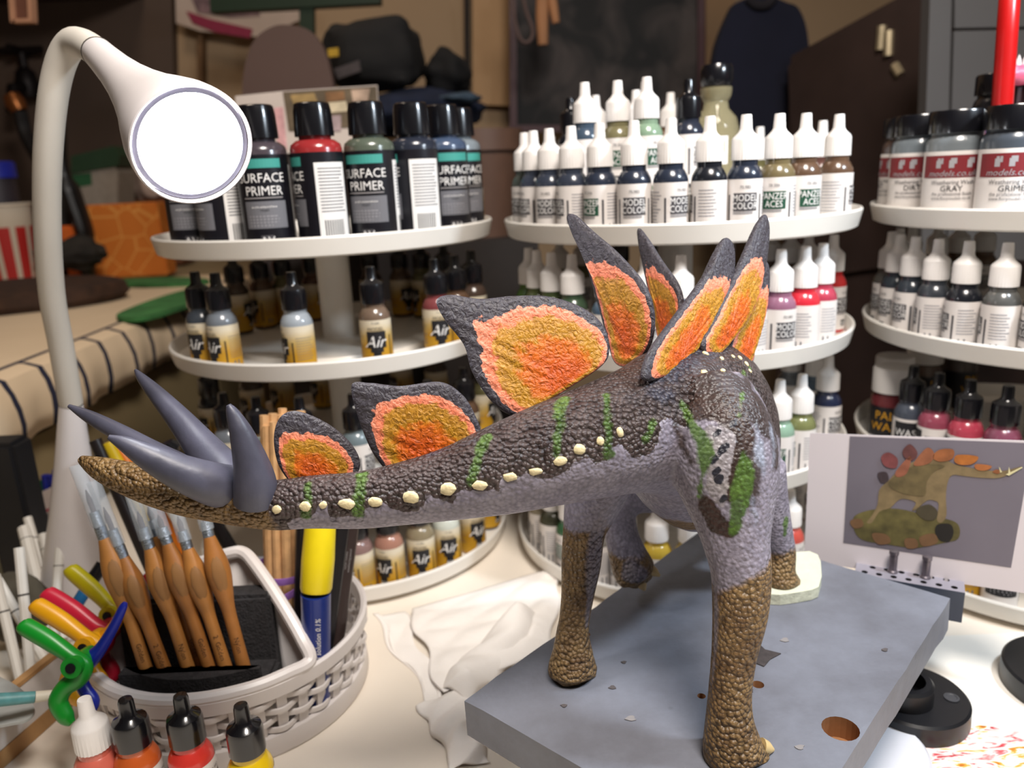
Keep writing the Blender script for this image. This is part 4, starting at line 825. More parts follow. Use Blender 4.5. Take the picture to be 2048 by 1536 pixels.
# inner grey strips over the gold on the shins
a_inner = np.full(N, NEG)
for p, r_ in (([(1200, 1050), (1192, 1110), (1186, 1160), (1178, 1210), (1174, 1250)], [20, 26, 20, 12, 6]), ([(1430, 1150), (1432, 1230), (1428, 1330), (1420, 1400)], [13, 11, 9, 4]), ([(1262, 1135), (1280, 1150), (1255, 1150)], [20, 22, 16])): stroke(a_inner, p, r_)
dino_c = PZ(1330, 1400, ZB); DL = Vector((.075, .37, ZB + .0002))
dn = thing('dinosaur_model', 'painted stegosaurus model with orange back plates standing on the grey board', 'dinosaur model', DL)
bme.vertices.foreach_set('co', (V - np.array(DL)).ravel())
for nm, arr in dict(grey=a_grey, green=a_green, navy=a_navy, dark=a_dark, pale=a_pale, gold=a_gold, spot=a_spot, highlight=a_highlight, brownish=a_brown, inner=a_inner).items():
    at = bme.attributes.new(nm, 'FLOAT', 'POINT'); at.data.foreach_set('value', np.clip(arr, NEG, .05).astype(np.float32))
bme.polygons.foreach_set('use_smooth', [True] * len(bme.polygons))
def skin_mat():
    m = bpy.data.materials.new('painted_hide'); m.use_nodes = True; t = m.node_tree; bs = t.nodes['Principled BSDF']
    tc = nd(t, 'ShaderNodeTexCoord')
    def noise(sc, det=3):
        n = nd(t, 'ShaderNodeTexNoise'); n.inputs['Scale'].default_value = sc; n.inputs['Detail'].default_value = det; t.links.new(tc.outputs['Object'], n.inputs['Vector']); return n.outputs['Fac']
    vo = nd(t, 'ShaderNodeTexVoronoi'); vo.inputs['Scale'].default_value = 450; t.links.new(tc.outputs['Object'], vo.inputs['Vector'])
    vb = nd(t, 'ShaderNodeTexVoronoi'); vb.inputs['Scale'].default_value = 210; t.links.new(tc.outputs['Object'], vb.inputs['Vector'])
    nz = noise(90, 4); nf = noise(420, 2)
    def mth(op, a, b_=None, c_=None, clamp=False):
        x = nd(t, 'ShaderNodeMath', operation=op); x.use_clamp = clamp
        for i, q in enumerate((a, b_, c_)):
            if q is None: continue
            if isinstance(q, (int, float)): x.inputs[i].default_value = q
            else: t.links.new(q, x.inputs[i])
        return x.outputs[0]
    jit = mth('ADD', mth('MULTIPLY', mth('SUBTRACT', nz, .5), .011), mth('MULTIPLY', mth('SUBTRACT', nf, .5), .004))
    def layer(col, name, c, soft=.0008, amt=1.0, c2=None, jk=1.0):
        a = nd(t, 'ShaderNodeAttribute'); a.attribute_name = name
        f = mth('MULTIPLY', mth('DIVIDE', mth('ADD', a.outputs['Fac'], mth('MULTIPLY', jit, jk)), soft, clamp=True), amt)
        mx = nd(t, 'ShaderNodeMix', data_type='RGBA'); t.links.new(f, mx.inputs[0]); t.links.new(col, mx.inputs[6])
        if c2 is None: mx.inputs[7].default_value = s2l(c) + (1,)
        else:
            m2 = nd(t, 'ShaderNodeMix', data_type='RGBA'); m2.inputs[6].default_value = s2l(c) + (1,); m2.inputs[7].default_value = s2l(c2) + (1,)
            t.links.new(mth('MULTIPLY_ADD', mth('SUBTRACT', nz, .5), 3.0, .5, True), m2.inputs[0]); t.links.new(m2.outputs[2], mx.inputs[7])
        return mx.outputs[2]
    br = nd(t, 'ShaderNodeValToRGB'); br.color_ramp.elements[0].color = s2l((60, 47, 45)) + (1,); br.color_ramp.elements[1].color = s2l((84, 72, 70)) + (1,)
    br.color_ramp.elements[0].position = .35; br.color_ramp.elements[1].position = .65; t.links.new(nz, br.inputs[0])
    col = br.outputs[0]
    col = layer(col, 'grey', (134, 128, 142), .0005, 1, (148, 142, 154), .7)
    col = layer(col, 'brownish', (62, 50, 48), .003, 1, (82, 74, 76))
    col = layer(col, 'navy', (48, 46, 58), .004, .85, (66, 66, 78))
    col = layer(col, 'highlight', (120, 124, 142), .003, .85, (160, 166, 182))
    col = layer(col, 'dark', (54, 40, 36), .0015, 1, (66, 50, 46), .6)
    col = layer(col, 'pale', (138, 132, 138), .0008, 1, (158, 152, 152), .6)
    col = layer(col, 'spot', (44, 44, 52), .0005, 1, None, .35)
    col = layer(col, 'green', (58, 82, 30), .0014, .92, (90, 120, 54), .6)
    col = layer(col, 'gold', (106, 80, 48), .003, .97, (142, 114, 72), .8)
    col = layer(col, 'inner', (128, 120, 132), .002, .95, (138, 130, 136), .4)
    # colour lighter at scale centres, darker in the valleys between
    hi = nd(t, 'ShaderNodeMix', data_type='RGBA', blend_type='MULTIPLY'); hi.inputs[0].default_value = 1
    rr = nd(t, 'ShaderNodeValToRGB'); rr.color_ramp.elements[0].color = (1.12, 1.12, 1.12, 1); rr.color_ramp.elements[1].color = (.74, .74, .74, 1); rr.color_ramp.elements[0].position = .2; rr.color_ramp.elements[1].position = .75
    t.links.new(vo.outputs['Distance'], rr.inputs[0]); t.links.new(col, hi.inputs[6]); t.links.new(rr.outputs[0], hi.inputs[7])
    t.links.new(hi.outputs[2], bs.inputs['Base Color']); bs.inputs['Roughness'].default_value = .42; bs.inputs['Specular IOR Level'].default_value = .4
    vf = nd(t, 'ShaderNodeTexVoronoi'); vf.inputs['Scale'].default_value = 640; t.links.new(tc.outputs['Object'], vf.inputs['Vector'])
    vs_ = nd(t, 'ShaderNodeTexVoronoi', feature='SMOOTH_F1'); vs_.inputs['Scale'].default_value = 520; vs_.inputs['Smoothness'].default_value = .5; t.links.new(tc.outputs['Object'], vs_.inputs['Vector'])
    peb = mth('ADD', mth('MULTIPLY', mth('POWER', vo.outputs['Distance'], 2.0), -2.6), mth('ADD', mth('MULTIPLY', mth('POWER', vf.outputs['Distance'], 2.0), -.55), mth('MULTIPLY', nz, .8)))
    fin = mth('ADD', mth('MULTIPLY', vs_.outputs['Distance'], -.75), mth('MULTIPLY', nf, .75))
    ag = nd(t, 'ShaderNodeAttribute'); ag.attribute_name = 'grey'
    ao = nd(t, 'ShaderNodeAttribute'); ao.attribute_name = 'gold'
    k_ = mth('SUBTRACT', mth('MULTIPLY_ADD', ag.outputs['Fac'], 150.0, .4, True), mth('MULTIPLY_ADD', ao.outputs['Fac'], 200.0, .3, True), clamp=True)
    hm = nd(t, 'ShaderNodeMix', data_type='FLOAT'); t.links.new(k_, hm.inputs[0]); t.links.new(peb, hm.inputs[2]); t.links.new(fin, hm.inputs[3]); h = hm.outputs[0]
    bp_ = nd(t, 'ShaderNodeBump'); bp_.inputs['Strength'].default_value = .8; bp_.inputs['Distance'].default_value = .0010
    t.links.new(h, bp_.inputs['Height']); t.links.new(bp_.outputs[0], bs.inputs['Normal']); return m
bme.materials.clear(); bme.materials.append(skin_mat()); bme.name = 'body'; link('body', bme, dn)

# ---- plates
def plate_mat():
    m = bpy.data.materials.new('painted_plate'); m.use_nodes = True; t = m.node_tree; bs = t.nodes['Principled BSDF']; bs.inputs['Roughness'].default_value = .5
    tc = nd(t, 'ShaderNodeTexCoord'); a = nd(t, 'ShaderNodeAttribute'); a.attribute_name = 'band'
    n = nd(t, 'ShaderNodeTexNoise'); n.inputs['Scale'].default_value = 260; n.inputs['Detail'].default_value = 3; t.links.new(tc.outputs['Object'], n.inputs['Vector'])
    n1 = nd(t, 'ShaderNodeTexNoise'); n1.inputs['Scale'].default_value = 70; n1.inputs['Detail'].default_value = 3; t.links.new(tc.outputs['Object'], n1.inputs['Vector'])
    s = nd(t, 'ShaderNodeMath', operation='MULTIPLY_ADD'); s.inputs[1].default_value = .34; t.links.new(n.outputs['Fac'], s.inputs[0]); t.links.new(a.outputs['Fac'], s.inputs[2])
    s2 = nd(t, 'ShaderNodeMath', operation='MULTIPLY_ADD'); s2.inputs[1].default_value = .26; t.links.new(n1.outputs['Fac'], s2.inputs[0]); t.links.new(s.outputs[0], s2.inputs[2])
    mr = nd(t, 'ShaderNodeMapRange'); mr.inputs[1].default_value = -.70; mr.inputs[2].default_value = 1.30; t.links.new(s2.outputs[0], mr.inputs[0])
    r = nd(t, 'ShaderNodeValToRGB'); els = r.color_ramp.elements
    st = [(0, (58, 55, 64)), (.492, (66, 62, 70)), (.502, (240, 150, 122)), (.605, (236, 130, 96)), (.630, (190, 134, 46)), (.745, (178, 126, 22)), (.80, (206, 104, 18)), (.92, (196, 82, 10))]
    while len(els) < len(st): els.new(.5)
    for e, (p, c) in zip(els, st): e.position = p; e.color = s2l(c) + (1,)
    t.links.new(mr.outputs[0], r.inputs[0])
    w_ = nd(t, 'ShaderNodeTexVoronoi'); w_.inputs['Scale'].default_value = 420; t.links.new(tc.outputs['Object'], w_.inputs['Vector'])
    n2 = nd(t, 'ShaderNodeTexNoise'); n2.inputs['Scale'].default_value = 330; n2.inputs['Detail'].default_value = 3; n2.inputs['Distortion'].default_value = 1.6; t.links.new(tc.outputs['Object'], n2.inputs['Vector'])
    mx = nd(t, 'ShaderNodeMix', data_type='RGBA', blend_type='MULTIPLY'); mx.inputs[0].default_value = .7
    r2 = nd(t, 'ShaderNodeValToRGB'); r2.color_ramp.elements[0].position = .32; r2.color_ramp.elements[0].color = (.62, .55, .45, 1); r2.color_ramp.elements[1].position = .58; r2.color_ramp.elements[1].color = (1.12, 1.12, 1.1, 1)
    t.links.new(n2.outputs['Fac'], r2.inputs[0]); t.links.new(r.outputs[0], mx.inputs[6]); t.links.new(r2.outputs[0], mx.inputs[7]); t.links.new(mx.outputs[2], bs.inputs['Base Color'])
    ad = nd(t, 'ShaderNodeMath', operation='MULTIPLY_ADD'); ad.inputs[1].default_value = -.4; t.links.new(w_.outputs['Distance'], ad.inputs[0]); t.links.new(n2.outputs['Fac'], ad.inputs[2])
    bp_ = nd(t, 'ShaderNodeBump'); bp_.inputs['Strength'].default_value = .8; bp_.inputs['Distance'].default_value = .0013; t.links.new(ad.outputs[0], bp_.inputs['Height']); t.links.new(bp_.outputs[0], bs.inputs['Normal'])
    return m
m_plate = plate_mat()
def plate(outline, centre, depth, thick=.0042, g=.72):
    """outline: (px, py, dark rim fraction) round the plate; depth(px, py) -> distance; centre of the colour bands"""
    o = spline([(x, y, r_ * .78) for x, y, r_ in outline], 10, True); n = len(o); ks = [1, .985, .95, .9, .83, .75, .66, .55, .43, .3, .15, .0]
    pts = [(P(x, y, depth(x, y)), r_) for x, y, r_ in o]; c3 = P(centre[0], centre[1], depth(*centre))
    nrm = Vector((0, 0, 0))
    for i in range(n): nrm += (pts[i][0] - c3).cross(pts[(i + 1) % n][0] - c3)
    nrm.normalize(); vs = []; fs = []; bd_ = []
    for side in (1, -1):
        base = len(vs)
        for k in ks:
            hgt = thick / 2 * (1 - k ** 5) ** .5 if k < 1 else 0
            hgt += thick * .12
            for i, (p, r_) in enumerate(pts):
                q = c3 + (p - c3) * k; ph = q * 300
                wob = .0005 * math.sin(ph.x * 1.3 + ph.z) * math.sin(ph.z * 1.7 + ph.y) * (1 - k ** 8)
                vs.append(q + nrm * (side * hgt + wob)); e = 1 - k; bd_.append(((e - r_) / max(1 - r_, .1)) ** g if e >= r_ else (e - r_) / max(r_, .04) * .35)
        for a_ in range(len(ks) - 1):
            for i in range(n):
                j = (i + 1) % n; f = (base + a_ * n + i, base + a_ * n + j, base + (a_ + 1) * n + j, base + (a_ + 1) * n + i); fs.append(f if side > 0 else f[::-1])
    m2 = len(ks) * n
    for i in range(n): j = (i + 1) % n; fs.append((i, j, m2 + j, m2 + i))
    me = bpy.data.meshes.new('plate'); me.from_pydata([tuple(v - DL) for v in vs], [], fs); me.materials.append(m_plate)
    me.attributes.new('band', 'FLOAT', 'POINT').data.foreach_set('value', bd_)
    bm = bmesh.new(); bm.from_mesh(me); bmesh.ops.remove_doubles(bm, verts=bm.verts[:], dist=1e-6); bmesh.ops.recalc_face_normals(bm, faces=bm.faces[:])
    for f in bm.faces: f.smooth = True
    bm.to_mesh(me); bm.free(); return link('plate', me, dn)
def dpl(d0, cx, cy, ax=0., ay=0.): return lambda x, y: d0 + ax * (x - cx) + ay * (y - cy)
plate([(548, 880, .2), (558, 838, .3), (585, 822, .42), (625, 832, .34), (668, 856, .26), (704, 890, .2), (720, 925, .16), (708, 952, .12), (650, 972, .1), (595, 972, .08), (560, 935, .16)], (632, 955), dpl(.370, 628, 920, .00002, .00002))
plate([(703, 772, .44), (740, 766, .36), (800, 772, .26), (880, 764, .24), (925, 790, .24), (950, 830, .14), (960, 868, .08), (930, 905, .08), (860, 925, .08), (790, 945, .06), (752, 915, .14), (722, 850, .28)], (850, 904), dpl(.367, 830, 860, .00001, .00002))
plate([(873, 602, .42), (900, 590, .40), (960, 598, .30), (1030, 592, .20), (1100, 594, .16), (1165, 616, .17), (1205, 650, .14), (1218, 695, .08), (1205, 730, .05), (1140, 775, .05), (1075, 815, .05), (1030, 832, .08), (985, 805, .12), (945, 745, .17), (928, 690, .22), (890, 640, .34)], (1128, 764), dpl(.372, 1060, 710, .00003, -.00002), .0050, .72)
plate([(1135, 436, .50), (1150, 430, .52), (1185, 462, .36), (1240, 510, .17), (1290, 570, .10), (1308, 630, .06), (1300, 690, .06), (1268, 730, .06), (1232, 725, .1), (1212, 660, .22), (1184, 560, .28), (1160, 490, .34)], (1264, 700), dpl(.408, 1230, 600, -.00022, .00004), .0052)
plate([(1277, 464, .5), (1290, 470, .45), (1322, 520, .2), (1356, 570, .12), (1364, 620, .08), (1352, 690, .08), (1330, 700, .1), (1312, 640, .22), (1296, 560, .34)], (1342, 672), dpl(.446, 1325, 580, -.0005, .00002), .0052)
plate([(1284, 752, .16), (1300, 700, .18), (1350, 630, .16), (1408, 550, .22), (1436, 492, .44), (1452, 476, .5), (1467, 498, .4), (1464, 560, .14), (1440, 630, .06), (1400, 690, .06), (1350, 740, .06), (1305, 762, .1)], (1356, 708), dpl(.396, 1380, 640, .00032, -.00004), .0048)
plate([(1400, 690, .08), (1425, 640, .08), (1462, 560, .16), (1490, 500, .30), (1514, 446, .52), (1530, 430, .52), (1537, 462, .40), (1528, 540, .12), (1508, 610, .06), (1470, 670, .06), (1425, 715, .06)], (1448, 676), dpl(.424, 1470, 600, .00036, -.00004), .0048)
plate([(1454, 730, .05), (1462, 680, .06), (1490, 610, .1), (1516, 545, .28), (1532, 524, .42), (1537, 560, .2), (1528, 630, .06), (1510, 690, .05), (1488, 742, .05)], (1486, 704), dpl(.442, 1495, 640, .00036, -.00004), .0048)
# small hidden plates towards the shoulders
plate([(1440, 700, .1), (1450, 640, .2), (1475, 600, .4), (1500, 640, .2), (1505, 720, .1), (1470, 760, .1)], (1472, 690), dpl(.490, 1470, 680, .0003, 0), .0046)
# ---- tail spikes
def spike(pts, seg=18):
    q = spline([tuple(P(x, y, d)) + (pm(r_, d),) for x, y, d, r_ in pts], 7); b = MB()
    b.tube([Vector(k[:3]) for k in q], [max(k[3], .0004) for k in q], seg); return b.build('tail_spike', m_spike, dn, world=True, angle=60)
m_spike = mat('spike_slate', (72, 72, 86), .42, .3, 45, .15, 160)
spike([(455, 975, .372, 46), (420, 966, .363, 43), (360, 944, .356, 36), (300, 915, .351, 27), (250, 888, .348, 16), (217, 874, .346, 5)])
spike([(430, 975, .385, 40), (380, 945, .392, 30), (310, 905, .398, 22), (240, 866, .403, 18), (180, 834, .407, 13), (138, 812, .409, 4)])
spike([(470, 975, .384, 44), (440, 938, .392, 42), (405, 895, .399, 34), (360, 840, .405, 25), (315, 790, .410, 17), (285, 758, .413, 10), (271, 740, .415, 3)])
spike([(512, 1000, .366, 44), (510, 965, .362, 42), (500, 920, .358, 34), (482, 865, .354, 23), (465, 826, .352, 13), (457, 810, .351, 5)])
# ---- cream scutes
m_sc = mat('scute_cream', (222, 206, 162), .5, .12, 400, .3, 500)
def scute(px, py, rx, ry, k):
    h, nr = surf(px, py)
    if h is None: return
    R = rotm(nr, (0, 0, 1)); d = (h - CAM).dot(FW); a, c_ = rx * d / F_PX, ry * d / F_PX; b = MB(); rng = random.Random(k)
    jj = [rng.uniform(.85, 1.15) for _ in range(10)]
    def fn(u, v):
        th = u * 2 * math.pi; p = v * (math.pi / 2 + .25) - .25; rr = math.cos(p) * jj[int(u * 9.99) % 10 if u < 1 else 0]
        return h + R @ Vector((a * rr * math.cos(th), c_ * rr * math.sin(th), .55 * min(a, c_) * math.sin(p)))
    b.grid(fn, 10, 5); b.build('scute', m_sc, dn, world=True, angle=50)
for k, (x, y, rx, ry) in enumerate([(553, 1019, 10, 9), (611, 1013, 14, 10), (646, 1010, 8, 8), (694, 1008, 19, 11), (750, 1003, 17, 10), (822, 995, 16, 13), (895, 978, 17, 13), (960, 971, 17, 11), (1020, 954, 16, 9), (1071, 943, 15, 8), (1121, 922, 14, 10), (1159, 899, 13, 11), (1200, 882, 9, 9), (1240, 865, 8, 11), (1411, 707, 7, 7), (1408, 745, 9, 7), (1446, 741, 6, 6), (1444, 717, 8, 5), (1466, 713, 7, 5), (1480, 716, 7, 6), (1493, 728, 6, 6), (1500, 742, 5, 5)]): scute(x, y, rx, ry, k)
# ---- claws
m_cl = mat('claw_horn', (206, 180, 128), .4, .1, 200)
def claw(a, b_, r0):
    a.z = max(a.z, ZB + .0034); b_.z = max(b_.z, ZB + .0009)
    b = MB(); b.tube([a, a.lerp(b_, .5), b_], [r0, r0 * .8, r0 * .2], 12); b.build('claw', m_cl, dn, world=True)
claw(P(1522, 1512, .3695), P(1546, 1524, .371), .0042); claw(P(1484, 1522, .362), P(1490, 1532, .359), .004)
claw(P(1300, 1138, .486), P(1320, 1152, .484), .0034); claw(P(1282, 1166, .486), P(1290, 1181, .484), .0034)
# pale filler block under the forefoot
p0 = PZ(1525, 1212, ZB); blk = thing('filler_block', 'small pale cream block under the dinosaur forefoot', 'block', (P(1580, 1180, .5).x, P(1580, 1180, .5).y, ZB))
b = MB(); zt_ = .0072; b.prism([PZ(x, y, ZB + .0003) for x, y in [(1508, 1170), (1536, 1140), (1580, 1124), (1618, 1121), (1634, 1128), (1640, 1142), (1642, 1172), (1636, 1194), (1622, 1200), (1590, 1206), (1560, 1210), (1520, 1208)]], (0, 0, zt_)); b.build('cream_slab', mat('filler_cream', (206, 208, 186), .8, .06, 60, .4, 200), blk, world=True, smooth=False)

# ================================================================== desk lamp
m_lw = mat('lamp_white', (228, 222, 222), .35, .02, 30)
m_ring = mat('seam_dark', (50, 46, 44), .5)
LB = PZ(160, 1235, 0); lp = thing('desk_lamp', 'white gooseneck desk lamp with glowing round head', 'lamp', (LB.x, LB.y, .0002))
NB = P(142, 806, .61)
ax = (NB - Vector((LB.x, LB.y, 0))); 
b = MB(); b.lathe([(0, .0004), (.039, .0004), (.040, .002), (.039, .006), (.036, .009), (.02, .012), (0, .012)], 40, (LB.x, LB.y, 0)); b.build('base_disc', m_lw, lp, world=True)
b = MB(); b.tube([Vector((LB.x, LB.y, .0)) + ax * k for k in (.055, .12, .25, .5, .75, .99)], [.035, .032, .027, .0195, .0135, .0085], 32); b.build('base_cone', m_lw, lp, world=True)
b = MB(); b.tube([NB + ax * -.006, NB + ax * .006], .0083, 24); b.build('seam_ring', m_ring, lp, world=True)
HD = P(384, 290, .362); HN = P(196, 106, .455); hax = (HD - HN).normalized()
nk = [tuple(NB), tuple(P(122, 690, .585)), tuple(P(104, 590, .56)), tuple(P(95, 460, .53)), tuple(P(95, 330, .505)), tuple(P(104, 210, .487)), tuple(P(120, 130, .477)), tuple(P(143, 88, .470)), tuple(P(168, 88, .463)), tuple(HN)]
b = MB(); b.tube([Vector(p) for p in spline(nk, 8)], .0086, 24); b.build('gooseneck', mat('neck_white', (214, 208, 198), .45, .02, 30), lp, world=True)
b = MB(); b.tube([HN - hax * .0006, HN + hax * .0008], .00905, 28); b.build('seam_ring', mat('seam_grey', (80, 76, 70), .5), lp, world=True)
L = (HD - HN).length; RM = rotm(hax)
def on_axis(prof, seg=64, close=False):
    b = MB(); b.lathe(prof, seg, close=close); b.v = [tuple(HD + RM @ Vector(v)) for v in b.v]; return b
prof = [(.0088, -1), (.0093, -.9), (.0104, -.75), (.0124, -.6), (.0155, -.45), (.0196, -.3), (.0238, -.18), (.0270, -.08), (.0280, -.03)]
on_axis([(r_, k * L) for r_, k in prof] + [(.0283, .0), (.0281, .0016), (.0274, .0020), (.0266, .0012), (.0264, -.002)]).build('head_cone', m_lw, lp, world=True, angle=50)
on_axis([(.0262, -.003), (.0261, .0000), (.0258, .0002), (.0239, .0002), (.0238, -.003)]).build('bezel', mat('bezel_grey', (150, 148, 168), .4), lp, world=True)
m = bpy.data.materials.new('lit_diffuser'); m.use_nodes = True; t = m.node_tree; bs = t.nodes['Principled BSDF']; bs.inputs['Base Color'].default_value = (.9, .9, .9, 1); bs.inputs['Emission Color'].default_value = (.93, .95, 1, 1); bs.inputs['Emission Strength'].default_value = 80
on_axis([(0, -.003), (.0236, -.003), (.0236, .0), (.0234, .0003), (0, .0004)], close=True).build('diffuser', m, lp, world=True)
q = P(275, 212, .39); b = MB(); b.tube([P(273, 216, .3935), P(277, 209, .3935)], .0009, 6); b.build('scuff_mark', m_ring, lp, world=True)

# ================================================================== woven caddy
CX, CY, CR = -.210, .502, .090
m_cad = mat('caddy_white', (226, 220, 218), .35, .02, 40)
cdy = thing('woven_caddy', 'round white woven plastic caddy with sloped brush compartment', 'caddy', (CX, CY, .0002))
b = MB(); b.lathe([(0, 0), (CR + .002, 0), (CR + .003, .002), (CR + .002, .014), (CR - .001, .015), (CR - .003, .013), (CR - .004, .003), (0, .003)], 72); b.build('base_band', m_cad, cdy)
ZR = .047; FLR = .0045
def rz(z): return CR + FLR * (z - .012) / (ZR - .012)
b = MB(); b.lathe([(rz(.042) - .004, .0425), (rz(.042) + .0005, .0425), (rz(.044) + .0015, .0435), (rz(.052) + .001, .0525), (rz(.052) - .001, .054), (rz(.052) - .0035, .0525), (rz(.044) - .004, .0435), (rz(.042) - .004, .0425)], 72, close=False); b.build('rim_band', m_cad, cdy)
NU = 40; sb_ = MB(); sb_.prism([(rz(.013) - .0022, -.0031, .013), (rz(.013) - .0006, -.0031, .013), (rz(.0435) - .0006, -.0031, .0435), (rz(.0435) - .0022, -.0031, .0435)], (0, .0066, 0)); up_me = sb_.mesh('upright', m_cad, smooth=False)
for k in range(NU): link('upright', up_me, cdy).rotation_euler.z = 2 * math.pi * k / NU
for j in range(4):
    b = MB(); n = NU * 6
    pts = []
    z = .0175 + j * .0073
    for k in range(n):
        a = 2 * math.pi * k / n; rr = rz(z) - .0014 + .0024 * math.cos(NU / 2 * a + (math.pi if j % 2 else 0)); pts.append((rr * math.cos(a), rr * math.sin(a), z))
    b.tube(pts, (.0016), 8, sec=(.6, 1.45), up=(0, 0, 1), closed=True); b.build('weave_strand', m_cad, cdy)
# sloped brush compartment: lip runs low along the front rim and high at the back
def rimp(a, z=.0545, dr=-.0035): a = math.radians(a); r_ = rz(z) + dr; return Vector((CX + r_ * math.cos(a), CY + r_ * math.sin(a), z))
BR, BL = P(486, 1106, .540), P(300, 1150, .555)
AR = rimp(-40, .056)
lip = [rimp(-135), rimp(-118), rimp(-100), rimp(-82), rimp(-64), rimp(-50, .055), AR, AR.lerp(BR, .15) + Vector((.002, 0, .004)), AR.lerp(BR, .5) + Vector((.003, 0, .004)), AR.lerp(BR, .85) + Vector((.002, 0, .003)), BR, BR.lerp(BL, .15) + Vector((0, 0, .002)), BR.lerp(BL, .6), BL, BL.lerp(rimp(-145), .4), rimp(-148, .060), rimp(-142, .056)]
lp_ = [Vector(p) for p in spline(lip, 6, True)]
b = MB(); b.tube(lp_, .0044, 10, closed=True); b.build('compartment_lip', m_cad, cdy, world=True)
b = MB(); n = len(lp_); low = [Vector((CX + (p.x - CX) * .86, CY + (p.y - CY) * .86, .005)) for p in lp_]
b.add(lp_ + low, [(i, (i + 1) % n, n + (i + 1) % n, n + i) for i in range(n) if not (8 * 0 <= i < 0)] + [tuple(range(n, 2 * n))])
q = b.build('compartment_wall', m_cad, cdy, world=True, angle=60)
md = q.modifiers.new('t', 'SOLIDIFY'); md.thickness = .0014; md.offset = 0
# ---- foam block: stepped, with a slot for the brushes
m_fo = mat('foam_charcoal', (40, 38, 40), .95, .35, 260, .6, 600)
fm = thing('foam_block', 'charcoal foam block filling the brush compartment', 'foam', (-.207, .44, .008))
def fbox(c, s_, rx=0):
    b = MB(); b.box((0, 0, 0), s_, bev=.0025); M_ = Matrix.Rotation(rx, 3, 'X'); b.v = [tuple(M_ @ Vector(v) + Vector(c)) for v in b.v]; return b
def foam_front():
    """front step follows the curve of the rim"""
    b = MB(); top = [rimp(a, .0, -.0065 - .004) for a in range(-128, -51, 7)]; bk = [p + Vector((0, max(.013, .434 - p.y), 0)) for p in top]
    for p in bk: p.y = .4320
    poly = top + bk[::-1]; b.prism([Vector((p.x, p.y, .040)) for p in poly], (0, 0, .0190)); return b
foam_front().build('front_step', m_fo, fm, world=True, smooth=False)
fbox((-.2185, .4700, .0500), (.102, .020, .084), -.08).build('back_slab', m_fo, fm, world=True)
fbox((-.2095, .4445, .0300), (.094, .0235, .042)).build('slot_floor', m_fo, fm, world=True)
# ---- brushes
m_bw = [mat('brush_wood_a', (172, 116, 58), .45, .15, 60), mat('brush_wood_b', (160, 104, 50), .45, .15, 60)]
m_fer = mat('ferrule_silver', (150, 160, 172), .25, .1, 300, .4, 900, metal=.9)
m_clear = mat('clear_sleeve', (205, 215, 225), .12, .0, alpha=.30)
m_hair = mat('bristle_dark', (70, 44, 36), .7)
BR_ = [((302, 1368), (208, 1075), (152, 930), 'longest clear sleeve'), ((340, 1368), (246, 1113), (186, 962), 'second'), ((384, 1360), (299, 1095), (262, 985), ''), ((425, 1352), (335, 1086), (306, 1000), ''), ((456, 1350), (375, 1096), (345, 1000), ''), ((492, 1350), (418, 1072), (396, 990), ''), ((408, 1356), (316, 1070), (285, 985), '')]
BL_ = ['paint brush with belly handle beside the green clamp in the foam', 'wooden paint brush standing second along the foam from the clamps', 'wooden paint brush standing third along the foam from the clamps', 'wooden paint brush standing fourth along the foam from the clamps', 'wooden paint brush standing fifth along the foam from the clamps', 'wooden paint brush at the foam end beside the sloped white edge', 'wooden paint brush half hidden behind the others in the foam']
for i, (pb, pf, pt, _) in enumerate(BR_):
    d0 = .496 if i < 6 else .504
    a = PY(pb[0], pb[1], .4395 if i < 6 else .4480); ff = PY(pf[0], pf[1], .4520 if i < 6 else .4600); tt = PY(pt[0], pt[1], .4580 if i < 6 else .4670)
    o = thing('paint_brush', BL_[i], 'paint brush', a, 0, 'brushes in the foam block')
    d = ff - a; R_ = [(0, .0040), (.05, .0043), (.3, .0040), (.48, .0042), (.60, .0058), (.72, .0074), (.82, .0070), (.92, .0050), (1.0, .0034)]
    q = spline([tuple(a + d * k) + (r_,) for k, r_ in R_], 4)
    b = MB(); b.tube([Vector(k[:3]) for k in q], [k[3] for k in q], 16); b.build('handle', m_bw[i % 2], o, world=True)
    # thumb flat
    side = (CAM - (a + d * .72)).normalized(); b = MB(); b.tube([a + d * .57 + side * .0050, a + d * .64 + side * .0062, a + d * .73 + side * .0069, a + d * .81 + side * .0066, a + d * .87 + side * .0056], [.0006, .0032, .0042, .0032, .0006], 12, sec=(1, .25), up=side); b.build('thumb_flat', mat('brush_flat', (142, 100, 56), .6, .1, 60), o, world=True)
    e = (tt - ff); b = MB(); b.tube([ff - d * .02, ff + e * .12, ff + e * .24, ff + e * .36], [.0035, .0036, .0032, .0030], 14); b.build('ferrule', m_fer, o, world=True)
    b = MB(); b.tube([ff + e * .36, ff + e * .52, ff + e * .66], [.0016, .0017, .0003], 10); b.build('bristles', m_hair, o, world=True)
    b = MB(); b.tube([ff + e * .16, ff + e * .5, tt], [.0044, .0043, .0041], 14, caps=False); b.build('clear_sleeve', m_clear, o, world=True)
    # stamped lettering on the handle
    vs, fs = text2d('Golden' if i % 3 == 0 else ('2  Golden' if i % 3 == 1 else 'Nylon'), .0030); dn_ = -d.normalized(); rt_ = side.cross(dn_).normalized() * -1
    b = MB(); b.add([a + d * .22 + dn_ * x + rt_ * y * -1 + side * (.00435 - .5 * y * y / .0042) for x, y in vs], fs); b.build('lettering', mat('stamp_brown', (70, 44, 26), .8), o, world=True, smooth=False)
